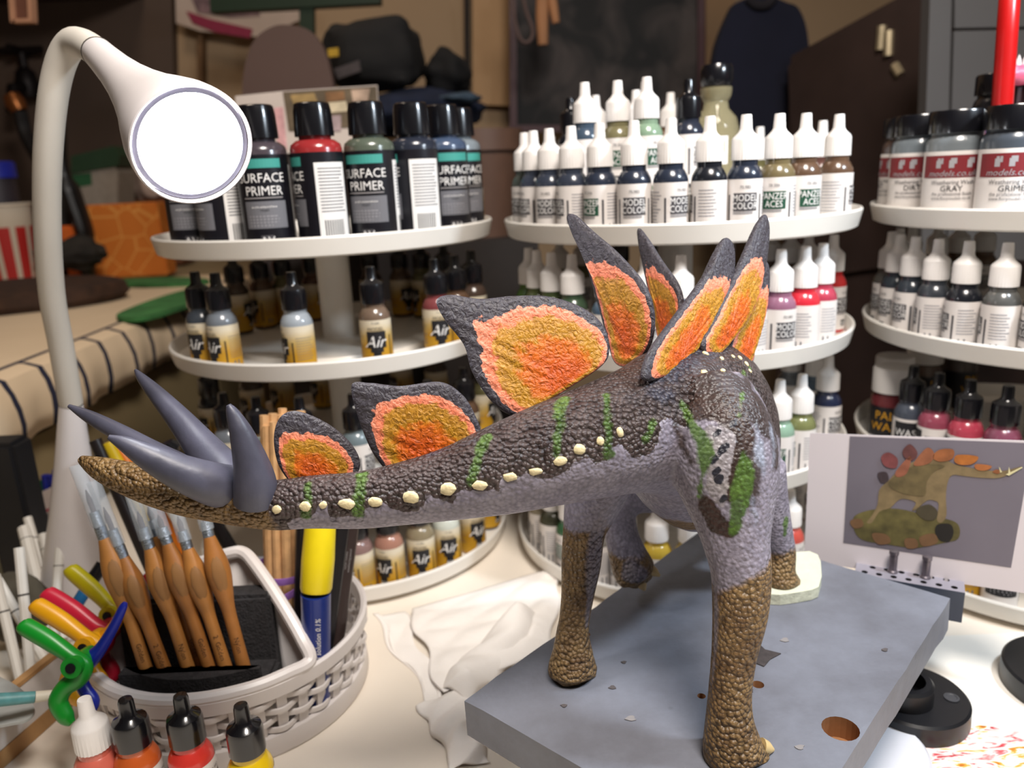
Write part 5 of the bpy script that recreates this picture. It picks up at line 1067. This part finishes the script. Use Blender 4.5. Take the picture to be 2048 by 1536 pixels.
# ---- stick bundle with rubber bands, yellow pen, black pencils in the back of the caddy
def stick(name, label, cat, parts, group=None):
    base = Vector(parts[0][1][0]); o = thing(name, label, cat, base, 0, group)
    for nm, pts, rad, m_, kw in parts:
        b = MB(); b.tube([Vector(p) for p in pts], rad, kw.get('seg', 14), sec=kw.get('sec')); b.build(nm, m_, o, world=True)
    return o
m_bam = mat('bamboo', (204, 160, 112), .6, .18, 120)
hexp = [(0, 0)] + [(math.cos(k * math.pi / 3), math.sin(k * math.pi / 3)) for k in range(6)] + [(2 * math.cos(k * math.pi / 6 + .26) * (.96 if k % 2 else .90), 2 * math.sin(k * math.pi / 6 + .26) * (.96 if k % 2 else .90)) for k in range(12)]
for k, (hx, hy) in enumerate(hexp):
    ox = Vector((hx * .0071, hy * .0066, 0)); top = P(566, 834, .560) + ox + Vector((0, 0, .0035 * math.sin(k * 2.1))); bot = Vector((P(558, 1200, .563).x, P(558, 1200, .563).y, .0035)) + ox
    b = MB(); b.tube([bot, top], .0033, 8); q = b.build('bamboo_stick', m_bam)
    tag(q, 'plain bamboo stick in the bundle tied with purple bands', 'stick', 'bamboo sticks in the caddy')
for py, sl in ((1140, 6), (1180, -14)):
    c = P(560, py, .562); b = MB(); n = 30; b.tube([c + Vector((.0186 * math.cos(2 * math.pi * k / n), .0176 * math.sin(2 * math.pi * k / n), -sl * .0004 * math.cos(2 * math.pi * k / n))) for k in range(n)], .0009, 6, sec=(1, 3.2), up=(0, 0, 1), closed=True)
    tag(b.build('rubber_band', mat('band_purple', (140, 96, 168), .5)), 'purple rubber band round the bamboo sticks, ' + ('level' if sl > 0 else 'slanting lower one'), 'rubber band')
m_pb, m_py = mat('pen_blue', (20, 44, 120), .3, .04), mat('pen_yellow', (228, 204, 20), .4, .04)
pb0 = P(612, 1400, .520); pb1 = P(640, 1075, .515); pb2 = P(642, 900, .53)
pk0 = P(618, 1330, .510)
pn = thing('glue_pen', 'thick blue pen with yellow grip standing in the caddy', 'pen', Vector((pk0.x - .002, pk0.y + .01, .004)))
q0 = Vector((pk0.x - .002, pk0.y + .01, .004)); gtop = P(640, 1060, .512); gm = P(632, 1180, .512)
b = MB(); b.tube([q0, gm + (gtop - gm) * -.05], [.0088, .0098], 20); b.build('barrel', m_pb, pn, world=True)
b = MB(); b.tube([gm + (gtop - gm) * -.02, gm + (gtop - gm) * .04, gm.lerp(gtop, .5), gtop, P(644, 990, .514)], [.0096, .0104, .0108, .0102, .009], 20); b.build('grip', m_py, pn, world=True)
vs, fs = text2d('(c) solution 0.1%', .0034, .15); axp = (gm - q0).normalized(); sd = (CAM - gm).normalized(); sd = (sd - axp * sd.dot(axp)).normalized(); rr_ = axp.cross(sd)
cc_ = q0.lerp(gm, .66); b = MB(); b.add([cc_ + axp * x - rr_ * (y - .001) + sd * .0101 for x, y in vs], fs); b.build('lettering', I['white'], pn, world=True, smooth=False)
for k, (x0, y0, x1, y1, d0, lb) in enumerate(((658, 1330, 688, 1000, .535, 'black paint pencil beside the blue and yellow pen'), (676, 1270, 706, 1010, .55, 'brown black marker with small lettering in the caddy'), (598, 1260, 606, 960, .545, 'slim black pencil behind the yellow grip'))):
    e0 = P(x0, y0, d0); e1 = P(x1, y1, d0 + .005); dd = (e1 - e0); e0 = e0 + dd * ((.004 - e0.z) / dd.z); c2 = Vector((CX, CY, 0)); v2 = (e0 - c2); v2.z = 0
    if v2.length > .076: e0 = Vector((CX, CY, 0)) + v2.normalized() * .076; e0.z = .004
    o = thing('pencil', lb, 'pencil', e0); b = MB(); b.tube([e0, e0.lerp(e1, .97)], .0062 if k < 2 else .004, 10); b.build('shaft', mat('pencil_' + str(k), ((20, 18, 22), (52, 40, 38), (18, 16, 20))[k], .4), o, world=True)
    b = MB(); b.tube([e0.lerp(e1, .97), e1], [.0055 if k < 2 else .0035, .0030], 10); b.build('tip', mat('pencil_tip', (40, 34, 34), .5), o, world=True)
    if k == 1:
        axp = (e1 - e0).normalized(); sd = (CAM - e1).normalized(); sd = (sd - axp * sd.dot(axp)).normalized(); rr_ = axp.cross(sd)
        b = MB()
        for q, tx in enumerate(('weathering pencil', 'water soluble', 'made in spain')):
            vs, fs = text2d(tx, .0016); cc_ = e0.lerp(e1, .72); b.add([cc_ + axp * x - rr_ * (y + .0024 * (q - 1)) + sd * .0063 for x, y in vs], fs)
        b.build('lettering', I['mid'], o, world=True, smooth=False)
# long handled tools behind the spikes
for k, (x0, y0, x1, y1, d0, r_, cc_, nm, lb) in enumerate(((398, 1130, 345, 906, .560, .0052, (24, 22, 24), 'craft_knife', 'black craft knife handle with ball end behind the tail spikes'), (262, 1120, 190, 880, .575, .0045, (34, 28, 28), 'marker_pen', 'slim dark marker standing behind the tail tip'), (300, 1120, 214, 885, .58, .0048, (214, 180, 30), 'marker_pen', 'yellow marker standing behind the tail tip'), (320, 1120, 224, 880, .585, .0048, (222, 120, 30), 'marker_pen', 'orange marker standing behind the tail tip'), (440, 1140, 520, 880, .57, .0085, (126, 140, 140), 'file_handle', 'grey tool with blue collar behind the tail spike'))):
    e0 = P(x0, y0, d0); e1 = P(x1, y1, d0 + .01); dd = e1 - e0; e0 = e0 + dd * ((.0045 - e0.z) / dd.z)
    e0 = Vector(((-.196, .560), (-.262, .534), (-.248, .548), (-.232, .558), (-.178, .556))[k] + (.0045,))
    o = thing(nm, lb, 'tool' if k in (0, 4) else 'pen', e0); b = MB(); b.tube([e0, e1], r_, 12); b.build('handle', mat('tool_%d' % k, cc_, .35), o, world=True)
    if k == 0: b = MB(); b.tube([e1, e1 + (e1 - e0).normalized() * .004, e1 + (e1 - e0).normalized() * .009], [.006, .0098, .005], 16); b.build('ball_end', m_cb, o, world=True)
    if k == 4: b = MB(); b.tube([e0.lerp(e1, .88), e0.lerp(e1, .93)], r_ * 1.06, 14); b.build('blue_collar', mat('collar_blue', (40, 110, 180), .4), o, world=True)

# ================================================================== spring clamps
def clamp(name_label, cA, cB, piv, s, ang, d):
    """crossed-arm spring clamp lying in a plane facing the camera; piv pixel, s px per unit"""
    o = thing('spring_clamp', name_label, 'clamp', P(piv[0], piv[1], d), 0, 'plastic spring clamps')
    mA, mB = mat('clamp_%d_%d_%d' % cA, cA, .35, .04), mat('clamp_%d_%d_%d' % cB, cB, .35, .04)
    def pt(x, y, dz=0):
        c, s_ = math.cos(ang), math.sin(ang); X, Y = (x * c - y * s_) * s, (x * s_ + y * c) * s; return P(piv[0] + X, piv[1] + Y, d) - FW * dz
    def arm(pts, w, m_, nm, dz):
        q = spline([(x, y, ww) for (x, y), ww in zip(pts, w)], 6); b = MB(); k_ = s * d / F_PX
        b.tube([pt(a_[0], a_[1], dz) for a_ in q], [(a_[2] * k_, min(.0048, a_[2] * k_)) for a_ in q], 12, up=FW); return b.build(nm, m_, o, world=True, angle=60)
    arm([(-1.22, -.88), (-1.12, -.80), (-.62, -.50), (-.15, -.18), (.08, .05), (.0, .30), (-.28, .52), (-.42, .82), (-.25, 1.15), (-.12, 1.28)], [.10, .19, .20, .17, .24, .22, .19, .20, .17, .08], mA, 'jaw_arm', .0045)
    arm([(.86, -1.22), (.80, -1.10), (.62, -.72), (.32, -.22), (.05, .05), (-.16, .22), (-.06, .62), (.14, .95), (.02, 1.2), (-.04, 1.28)], [.05, .09, .11, .14, .2, .16, .14, .15, .13, .06], mB, 'jaw_arm', -.0045)
    b = MB(); b.tube([pt(0, 0, .012), pt(0, 0, -.010)], .0062, 18); b.build('pivot_boss', mA, o, world=True)
    b = MB(); b.tube([pt(0, 0, .0128), pt(0, 0, .010)], .0030, 14); b.build('pivot_pin', m_cb, o, world=True)
    return o
clamp('green spring clamp with blue liner clipped at the caddy edge', (14, 128, 34), (20, 36, 140), (164, 1322), 92, .0, .470)
clamp('amber spring clamp behind the green clamp', (216, 152, 14), (206, 140, 14), (186, 1284), 92, .02, .498)
clamp('pink red spring clamp behind the amber clamp', (206, 34, 64), (196, 30, 58), (208, 1262), 92, .02, .522)
clamp('yellow spring clamp behind the pink red clamp', (196, 182, 16), (186, 172, 16), (232, 1222), 84, .18, .546)
# glass jar holding them
gj = PZ(150, 1450, 0)
# ================================================================== bottles in front
for px, py, kind, rgb, shade, cap, d in ((168, 1398, 'mc', (206, 106, 90), 'salmon', 'w', .452), (250, 1398, 'air', (196, 92, 40), 'orange', 'b', .450), (360, 1391, 'air', (206, 56, 48), 'scarlet', 'b', .447), (481, 1410, 'air', (222, 186, 20), 'yellow', 'b', .437)):
    top = P(px, py, d); hgt = .0842 if cap == 'w' else .082
    c = PZ(px, py, hgt); q = Vector((c.x, c.y, .0002)); placed.append((q, R17))
    bottle('mc' if kind == 'mc' else 'mc', rgb, shade, cap, q, math.atan2(-q.x, q.y) + math.radians(55), '%s-capped dropper bottle of %s paint in front of the woven caddy' % ('white' if cap == 'w' else 'black', shade), 'paint bottles in front of the caddy')
# ================================================================== tray, sticks and clutter in the corner
m_tan = mat('tray_wood', (170, 130, 84), .6, .15, 40)
ty = thing('wooden_tray', 'white tray with tan wooden edges in front of the clamps', 'tray', PZ(60, 1450, 0))
t0, t1_ = PZ(-40, 1580, .0), PZ(165, 1395, .0); dirn = (t1_ - t0).normalized(); sd_ = Vector((-dirn.y, dirn.x, 0))
def tray_wall(off, h, th, m_, nm, z0=.0003):
    b = MB(); a = t0 + sd_ * off; c = t1_ + sd_ * off; b.prism([Vector((a.x, a.y, z0)), Vector((c.x, c.y, z0)), Vector((c.x, c.y, z0)) + sd_ * th, Vector((a.x, a.y, z0)) + sd_ * th], (0, 0, h)); b.build(nm, m_, ty, world=True, smooth=False)
tray_wall(0, .012, .004, m_tan, 'wooden_foot'); tray_wall(.0005, .030, .003, mat('tray_side', (205, 200, 196), .4), 'white_side', .0125); tray_wall(0, .003, .006, m_tan, 'wooden_edge', .0428)
b = MB(); a = t0 + sd_ * .006; c = t1_ + sd_ * .006; b.prism([Vector((a.x, a.y, .004)), Vector((c.x, c.y, .004)), Vector((c.x, c.y, .004)) + sd_ * .14, Vector((a.x, a.y, .004)) + sd_ * .14], (0, 0, .003)); b.build('floor_panel', mat('tray_floor', (92, 74, 56), .7, .2, 30), ty, world=True, smooth=False)
# grey plastic scraper and turquoise handled brush lying on the tray
sp = thing('scraper', 'translucent grey plastic scraper lying over the tray', 'scraper', PZ(30, 1420, .05))
b = MB(); b.prism([PZ(x, y, .05) for x, y in spline([(-40, 1350), (10, 1362), (50, 1388), (70, 1420), (60, 1440), (30, 1450), (-40, 1450)], 4, True)], (0, 0, .0016)); b.build('blade', mat('scraper_grey', (150, 152, 150), .3, .1, 60), sp, world=True)
tb_ = stick('turquoise_brush', 'brush with turquoise handle lying across the scraper', 'paint brush', (('handle', [P(-30, 1402, .455), P(70, 1394, .468)], [.0042, .0034], mat('turq', (70, 122, 124), .5, .3, 120), {}), ('ferrule', [P(70, 1394, .468), P(122, 1388, .476)], [.0034, .0028], mat('ivory', (196, 188, 172), .5), {})))
# white sticks
m_ws = mat('stick_white', (222, 218, 210), .5, .03, 60)
for k, (x0, y0, x1, y1, d0, lb) in enumerate(((62, 1352, 38, 1095, .56, 'white plastic stick with dark ring leaning by the lamp base'), (38, 1350, -10, 1150, .57, 'white plastic stick leaning out over the counter corner'), (90, 1150, 55, 1035, .66, 'short white stick standing behind the olive pouch'), (64, 1120, 48, 1055, .655, 'thick white tube standing behind the olive pouch'), (102, 1150, 86, 1068, .65, 'thin white stick with a grey ring behind the clamps'), (112, 1200, 120, 1092, .62, 'upright white stick against the lamp base'), (95, 1330, -5, 1160, .59, 'slanting white stick crossing behind the clamps'))):
    e0, e1 = P(x0, y0, d0), P(x1, y1, d0 + .012); o = thing('white_stick', lb, 'stick', e0, 0, 'white plastic sticks'); r_ = .0052 if k == 3 else .0036
    dd = e1 - e0; e0b = e0 + dd * ((.007 - e0.z) / dd.z) if e0.z > .007 and dd.z > .02 else e0
    if (e0b - e0).length > .12: e0b = e0
    b = MB(); b.tube([e0b, e1], r_, 10); b.build('rod', m_ws, o, world=True)
    b = MB(); b.tube([e0.lerp(e1, .62), e0.lerp(e1, .635)], r_ * 1.06, 10); b.build('ring', mat('ring_grey', (70, 66, 64), .6), o, world=True)
c = P(40, 1180, .63); blob('olive_pouch', (c.x - .004, c.y - .004, .034), (.031, .018, .030), mat('pouch_olive', (74, 68, 56), .9, .25, 60), 'dark olive fabric pouch behind the white sticks', 'pouch', .08, 6)
b = MB(); b.box((-.444, .645, .0763), (.036, .030, .152), bev=.004); tag(b.build('black_box', mat('box_black', (22, 21, 24), .6, .1)), 'black upright box at the desk edge', 'box')
# folded paper packet with barcode
pk = thing('paper_packet', 'white paper packet with barcode leaning behind the lamp base', 'packet', PZ(85, 1100, .0))
Yp = .72; b = MB(); b.prism([PY(x, y, Yp) for x, y in ((24, 1012), (132, 962), (150, 1130), (40, 1180))], (0, .004, 0)); b.build('sheet', mat('packet_white', (200, 186, 180), .7, .04), pk, world=True, smooth=False)
b = MB(); b.prism([PY(x, y, Yp - .001) for x, y in ((36, 1040), (132, 1004), (133, 1008), (37, 1045))], (0, .0006, 0)); b.build('red_line', mat('ink_rose', (170, 70, 90), .7), pk, world=True, smooth=False)
b = MB()
for k in range(12): x = 76 + k * 4.4; y = 1034 - k * 1.6; b.prism([PY(x, y, Yp - .0012), PY(x + 2.2, y - .8, Yp - .0012), PY(x + 3.2, y + 24, Yp - .0012), PY(x + 1, y + 25, Yp - .0012)], (0, .0006, 0))
b.build('barcode', I['grey'], pk, world=True, smooth=False)
for k, (x, y, cc_, lb) in enumerate(((48, 985, (16, 96, 40), 'green clothes peg tucked behind the paper packet'), (75, 978, (14, 84, 36), 'dark green clothes peg beside the blue pegs'), (100, 965, (26, 36, 130), 'blue clothes peg sticking up behind the packet'), (122, 955, (28, 40, 140), 'bright blue clothes peg beside the lamp base'), (48, 1004, (214, 180, 20), 'yellow clothes peg under the green peg'))):
    c = PY(x, y, .735); o = thing('clothes_peg', lb, 'clothes peg', c, 0, 'plastic clothes pegs')
    for sg in (-1, 1): b = MB(); b.tube([c + Vector((sg * .0028, .0, .008)), c + Vector((sg * .0035, 0, -.004)), c + Vector((sg * .0015, 0, -.06))], [.0042, .0046, .003], 8); b.build('half', mat('peg_%d' % k, cc_, .4), o, world=True)
c = P(172, 1215, .64); stick('blue_marker', 'blue pen with black cap lying behind the clamps', 'pen', (('barrel', [P(140, 1230, .572), P(178, 1170, .58)], .0045, mat('pen_teal', (30, 100, 150), .4), {}), ('cap', [P(178, 1170, .58), P(206, 1128, .586)], .0050, m_cb, {})))
# ================================================================== tissue on the desk
m_ti = mat('tissue', (248, 243, 238), .9, .02, 40, .35, 120)
def sheet(name, label, corners, fold, amp, seed, z0=.0006, nu=40):
    c = [PZ(x, y, 0) for x, y in corners]; rng = np.random.RandomState(seed); ph = rng.rand(8) * 6.28; b = MB()
    def fn(u, v):
        p = c[0].lerp(c[1], u).lerp(c[3].lerp(c[2], u), v)
        h = amp * (.5 + .5 * math.sin(fold * u * 6.28 + ph[0] + 2 * v)) * (.5 + .5 * math.sin(fold * 1.3 * v * 6.28 + ph[1] + 3 * u)) + amp * .5 * abs(math.sin(7 * u + 9 * v + ph[2])) * abs(math.sin(13 * v - 5 * u + ph[3]))
        e = min(1, 6 * min(u, 1 - u, v, 1 - v) + .15); w_ = .003 * math.sin(9 * u + ph[4]) + .003 * math.sin(11 * v + ph[5])
        return (p.x + w_, p.y + w_ * .6, z0 + h * e)
    b.grid(fn, nu, nu); o = b.build(name, m_ti, angle=70); md = o.modifiers.new('t', 'SOLIDIFY'); md.thickness = .0004; md.offset = 1; return tag(o, label, 'tissue')
sheet('paper_tissue', 'flat folded white tissue spread on the desk by the caddy', [(735, 1232), (812, 1228), (900, 1420), (870, 1440)], .6, .003, 1)
sheet('paper_tissue', 'wide flat white tissue spread in front of the racks', [(815, 1232), (1130, 1140), (1110, 1310), (880, 1400)], .8, .006, 2, .0046)
def crumple(name, label, c, size, seed):
    rng = np.random.RandomState(seed); ph = rng.rand(12) * 6.28; b = MB()
    def fn(u, v):
        a = u * 2 * math.pi; r_ = v; k = abs(math.sin(3 * a + ph[0])) * .5 + abs(math.sin(5 * a + 4 * r_ + ph[1])) * .35 + abs(math.sin(11 * r_ + 2 * a + ph[2])) * .4
        x = math.cos(a) * r_ * (1 + .18 * math.sin(3 * a + ph[3])); y = math.sin(a) * r_ * (1 + .18 * math.sin(4 * a + ph[4]))
        h = (1 - r_ ** 3) * (.35 + .65 * k) + .0
        return (c.x + size[0] * x, c.y + size[1] * y, .0008 + size[2] * h)
    b.grid(fn, 72, 22); o = b.build(name, m_ti, angle=35); return tag(o, label, 'tissue')
def drape(name, label, ctrl_px, wid, seed, hump):
    """a strip of tissue standing in a soft fold"""
    rng = np.random.RandomState(seed); ph = rng.rand(6) * 6.28; c = [PZ(x, y, 0) for x, y in ctrl_px]; sp_l = [Vector(p) for p in spline([tuple(p) for p in c], 10)]; b = MB(); n = len(sp_l) - 1
    def fn(u, v):
        i = min(int(u * n), n - 1); f = u * n - i; p = sp_l[i].lerp(sp_l[i + 1], f); t_ = (sp_l[i + 1] - sp_l[i]).normalized(); nn_ = Vector((-t_.y, t_.x, 0))
        s_ = (v - .5) * 2; wob = .15 * math.sin(9 * u + ph[0]) + .12 * math.sin(17 * u + 5 * v + ph[1])
        h = hump * max(0, (1 - s_ * s_)) ** .7 * (.72 + .28 * math.sin(7 * u + ph[2])) * min(1, 5 * u + .2, 5 * (1 - u) + .2) + .0012 * math.sin(23 * u + 8 * v + ph[3])
        q = p + nn_ * (wid * (s_ * (.9 + .2 * math.sin(5 * u + ph[4])) + wob * .6)); return (q.x, q.y, .0012 + max(0, h))
    b.grid(fn, 60, 20); o = b.build(name, m_ti, angle=50); md = o.modifiers.new('t', 'SOLIDIFY'); md.thickness = .0004; md.offset = 1; return tag(o, label, 'tissue')
drape('crumpled_tissue', 'loosely folded stained tissue propped behind the board corner', [(905, 1395), (950, 1350), (1010, 1300), (1055, 1235)], .016, 3, .024)
drape('crumpled_tissue', 'crumpled white tissue lying beside the board corner', [(880, 1400), (905, 1440), (925, 1490), (935, 1536)], .017, 9, .013)
for k, (x, y, r_) in enumerate(((918, 1332, 5), (985, 1322, 5), (1016, 1305, 6), (935, 1352, 5))): pass
# ================================================================== photo card on perforated steel block
zb = .079
c = PZ(1815, 1150, zb); ang = math.atan2((PZ(1905, 1140, zb) - PZ(1735, 1112, zb)).y, (PZ(1905, 1140, zb) - PZ(1735, 1112, zb)).x)
sb2 = thing('perforated_block', 'steel block with holes and two bolts behind the grey board', 'block', (c.x + .004, c.y + .006, .0028), ang)
W_, D_ = .066, .036
bm = bmesh.new(); hp_ = []
outer = [bm.verts.new((x, y, zb - .003)) for x, y in ((-W_ / 2, -D_ / 2), (W_ / 2, -D_ / 2), (W_ / 2, D_ / 2), (-W_ / 2, D_ / 2))]; ed = [bm.edges.new((outer[i], outer[(i + 1) % 4])) for i in range(4)]; rims = []
for j in range(4):
    for i in range(7):
        x = -W_ / 2 + .006 + i * .009 + (.0045 if j % 2 else 0); y = -D_ / 2 + .005 + j * .0087
        if x > W_ / 2 - .003: continue
        ring = [bm.verts.new((x + .0021 * math.cos(k * math.pi / 5), y + .0021 * math.sin(k * math.pi / 5), zb - .003)) for k in range(10)]; ed += [bm.edges.new((ring[k], ring[(k + 1) % 10])) for k in range(10)]; rims.append(ring)
bmesh.ops.triangle_fill(bm, edges=ed, use_beauty=True); low = [bm.verts.new((v.co.x, v.co.y, zb - .025)) for v in outer]
for i in range(4): bm.faces.new((outer[i], outer[(i + 1) % 4], low[(i + 1) % 4], low[i])).material_index = 1
bm.faces.new(low)
for ring in rims:
    lo = [bm.verts.new(v.co - Vector((0, 0, .006))) for v in ring]
    for k in range(10): bm.faces.new((ring[k], ring[(k + 1) % 10], lo[(k + 1) % 10], lo[k])).material_index = 2
    bm.faces.new(lo).material_index = 2
bmesh.ops.recalc_face_normals(bm, faces=bm.faces[:]); me = bpy.data.meshes.new('drilled_body'); bm.to_mesh(me); bm.free()
for m_ in (mat('steel_top', (150, 146, 156), .4, .05, metal=.3), mat('block_blue', (60, 70, 88), .4, .05), mat('hole_dark', (30, 28, 32), .8)): me.materials.append(m_)
link('drilled_body', me, sb2)
b = MB(); b.lathe([(0, 0), (.012, 0), (.012, .004), (.006, .006), (.006, zb - .0252), (0, zb - .0252)], 20, (-.016, .004, 0)); b.build('post', mat('bolt_steel', (120, 112, 118), .35, metal=.7), sb2)
for x in (-.010, .010):
    b = MB(); b.lathe([(0, 0), (.0034, 0), (.0034, .001), (.0026, .002), (.0026, .013), (.0031, .0135), (.0031, .016), (0, .0165)], 14, (x, -.006, zb - .003)); b.build('bolt', mat('bolt_steel', (120, 112, 118), .35, metal=.7), sb2)
# card stands upright on the block, leaning back a little
L0 = P(1612, 1122, .560); 
cb0 = PZ(1820, 1146, zb + .0002); 
dirc = Vector((math.cos(ang - .02), math.sin(ang - .02), 0)); upv = (Vector((0, 0, 1)) + Vector((-dirc.y, dirc.x, 0)) * .10).normalized(); nrmc = dirc.cross(upv).normalized()
cb0 = cb0 + Vector((-dirc.y, dirc.x, 0)) * .002
cdn = thing('photo_card', 'white printed card with stegosaurus statue photo standing on the steel block', 'photo card', cb0)
def ch(px, py, lift=0): return plane_hit(px, py, cb0, nrmc) + (nrmc if nrmc.y < 0 else -nrmc) * lift
m_card = mat('card_white', (214, 206, 210), .6, .015, 20)
b = MB(); fwd = (nrmc if nrmc.y > 0 else -nrmc)
b.prism([ch(1620, 866), ch(2120, 884), ch(2100, 1194), ch(1905, 1165), ch(1608, 1122)], fwd * .0006); b.build('sheet', m_card, cdn, world=True, smooth=False)
def cp(poly, rgb, lift, nm='printed_shape', var=.1, sc_=200):
    b = MB(); b.add([ch(x, y, lift) for x, y in poly], [tuple(range(len(poly)))]); return b.build(nm, mat('print_%d_%d_%d' % rgb, rgb, .6, var, sc_), cdn, world=True, smooth=False)
def zc(pts): return [(1540 + x / 2.742, 680 + y / 2.742) for x, y in pts]
gb_ = cp(zc([(438, 528), (1440, 566), (1400, 800), (1322, 1248), (402, 1112)]), (112, 106, 116), .0002, 'photo_area', .12, 12)
cp(zc(spline([(455, 1000), (470, 960), (560, 930), (700, 925), (860, 960), (1000, 990), (1040, 1030), (1030, 1090), (960, 1110), (860, 1130), (780, 1140), (640, 1120), (520, 1100), (470, 1060)], 4, True)), (92, 84, 46), .0004, 'printed_rock', .5, 90)
cp(zc(spline([(920, 1010), (990, 1010), (1006, 1060), (980, 1105), (930, 1095), (905, 1050)], 4, True)), (26, 22, 18), .0006)
for q in ([(560, 1060), (640, 1066), (660, 1110), (590, 1118)], [(820, 1080), (900, 1060), (918, 1110), (840, 1130)], [(740, 1090), (800, 1090), (810, 1135), (750, 1140)], [(440, 990), (500, 980), (510, 1020), (460, 1030)]): cp(zc(spline(q, 4, True)), (112, 82, 54), .0006)
bodyp = [(560, 960), (590, 900), (600, 820), (650, 770), (700, 720), (780, 670), (860, 640), (940, 640), (1010, 680), (1100, 700), (1200, 715), (1290, 715), (1380, 692), (1330, 725), (1260, 755), (1160, 755), (1060, 745), (1000, 740), (975, 780), (965, 860), (968, 960), (940, 1000), (915, 985), (925, 900), (900, 880), (860, 880), (800, 930), (780, 930), (800, 890), (740, 870), (700, 880), (660, 920), (600, 940), (560, 1000), (530, 1000)]
cp(zc(spline(bodyp, 3, True)), (126, 108, 76), .0005, 'printed_dinosaur', .25, 120)
cp(zc(spline([(650, 780), (760, 700), (880, 680), (960, 690), (900, 720), (860, 780), (850, 850), (780, 850), (700, 830)], 4, True)), (104, 90, 58), .0007, 'printed_shape', .3, 120)
cp(zc(spline([(800, 930), (870, 900), (920, 940), (900, 985), (840, 980)], 4, True)), (70, 62, 44), .0007)
for q, cc_ in (([(610, 640), (650, 615), (700, 650), (690, 700), (630, 690)], (118, 62, 62)), ([(590, 730), (640, 725), (650, 770), (610, 780)], (60, 48, 52)), ([(690, 720), (760, 640), (775, 650), (750, 730), (700, 750)], (140, 84, 62)), ([(730, 600), (770, 570), (810, 620), (780, 660), (735, 640)], (96, 56, 54)), ([(790, 670), (860, 590), (900, 620), (880, 670), (810, 690)], (140, 86, 58)), ([(890, 640), (930, 600), (1005, 600), (1000, 650), (930, 665)], (146, 88, 50)), ([(1010, 660), (1030, 628), (1140, 638), (1110, 678), (1040, 682)], (168, 100, 40)), ([(1120, 690), (1140, 678), (1215, 690), (1190, 712), (1140, 712)], (160, 96, 50)), ([(1220, 722), (1240, 708), (1265, 716), (1250, 732)], (150, 90, 50))): cp(zc(spline(q, 4, True)), cc_, .0008, 'printed_plate', .25, 150)
for q in ([(1255, 690), (1272, 722), (1262, 726)], [(1310, 692), (1318, 725), (1306, 728)], [(1292, 735), (1380, 694), (1385, 698), (1310, 742)]): cp(zc(q), (214, 206, 160), .0009)
# ================================================================== black stands
def stand(lb, px, py, R_, grp, boss=True):
    c = PZ(px, py, .018); o = thing('black_stand', lb, 'stand', (c.x, c.y, .0030), .6, grp); m_ = mat('stand_black', (24, 24, 27), .35, .1, 60)
    b = MB(); b.lathe([(0, 0), (R_, 0), (R_ + .0005, .002), (R_, .013), (R_ - .0015, .0145), (0, .0145)], 56); b.build('disc', m_, o)
    if boss: b = MB(); b.lathe([(.0, .0147), (.0175, .0147), (.0172, .026), (.0155, .028), (.012, .028), (.011, .018), (0, .018)], 36, (-.008, .002, 0)); b.build('socket', m_, o)
    b = MB(); b.lathe([(.0, .0146), (.0046, .0146), (.0046, .0152), (.0034, .0153), (.003, .0149), (0, .0149)], 20, (R_ * .42, -R_ * .52, 0)); b.build('screw_hole', mat('hole_grey', (60, 60, 64), .5), o); return o
stand('round black stand base with raised socket under the board edge', 1826, 1385, .0335, 'round black stands')
stand('round black stand base at the mat edge apart from the board', 2158, 1340, .044, 'round black stands')
# white round lid and paint stained paper
c = PZ(1712, 1505, .006); b = MB(); wd_ = thing('white_lid', 'white round lid half under the grey board', 'dish', (c.x, c.y, .0030)); b.lathe([(0, 0), (.040, 0), (.041, .002), (.041, .006), (.039, .008), (0, .008)], 56); b.build('lid_disc', mat('lid_pale', (206, 208, 216), .35, .03), wd_)
m = bpy.data.materials.new('stained_paper'); m.use_nodes = True; t = m.node_tree; bs = t.nodes['Principled BSDF']; bs.inputs['Roughness'].default_value = .8
tc = nd(t, 'ShaderNodeTexCoord'); mp = nd(t, 'ShaderNodeMapping'); mp.inputs['Rotation'].default_value = (0, 0, .5); mp.inputs['Scale'].default_value = (60, 190, 60); n = nd(t, 'ShaderNodeTexNoise'); n.inputs['Scale'].default_value = 1; n.inputs['Detail'].default_value = 5; n.inputs['Distortion'].default_value = 1.2
t.links.new(tc.outputs['Object'], mp.inputs[0]); t.links.new(mp.outputs[0], n.inputs['Vector']); r = nd(t, 'ShaderNodeValToRGB'); els = r.color_ramp.elements
st = [(.30, (90, 70, 70)), (.36, (200, 60, 70)), (.44, (232, 210, 206)), (.56, (236, 226, 214)), (.62, (226, 170, 70)), (.70, (190, 110, 30)), (.8, (110, 90, 50))]
while len(els) < len(st): els.new(.5)
for e, (p, cc_) in zip(els, st): e.position = p; e.color = s2l(cc_) + (1,)
t.links.new(n.outputs['Fac'], r.inputs[0]); t.links.new(r.outputs[0], bs.inputs['Base Color'])
p0 = PZ(1950, 1500, 0); sp_ = thing('stained_paper', 'paper smeared with red and ochre paint strokes', 'paper', (p0.x, p0.y, .0029))
b = MB(); b.prism([PZ(x, y, .0030) for x, y in ((1835, 1490), (1880, 1468), (1960, 1452), (2120, 1470), (2120, 1640), (1820, 1640))], (0, 0, .0006)); b.build('sheet', m, sp_, world=True, smooth=False)
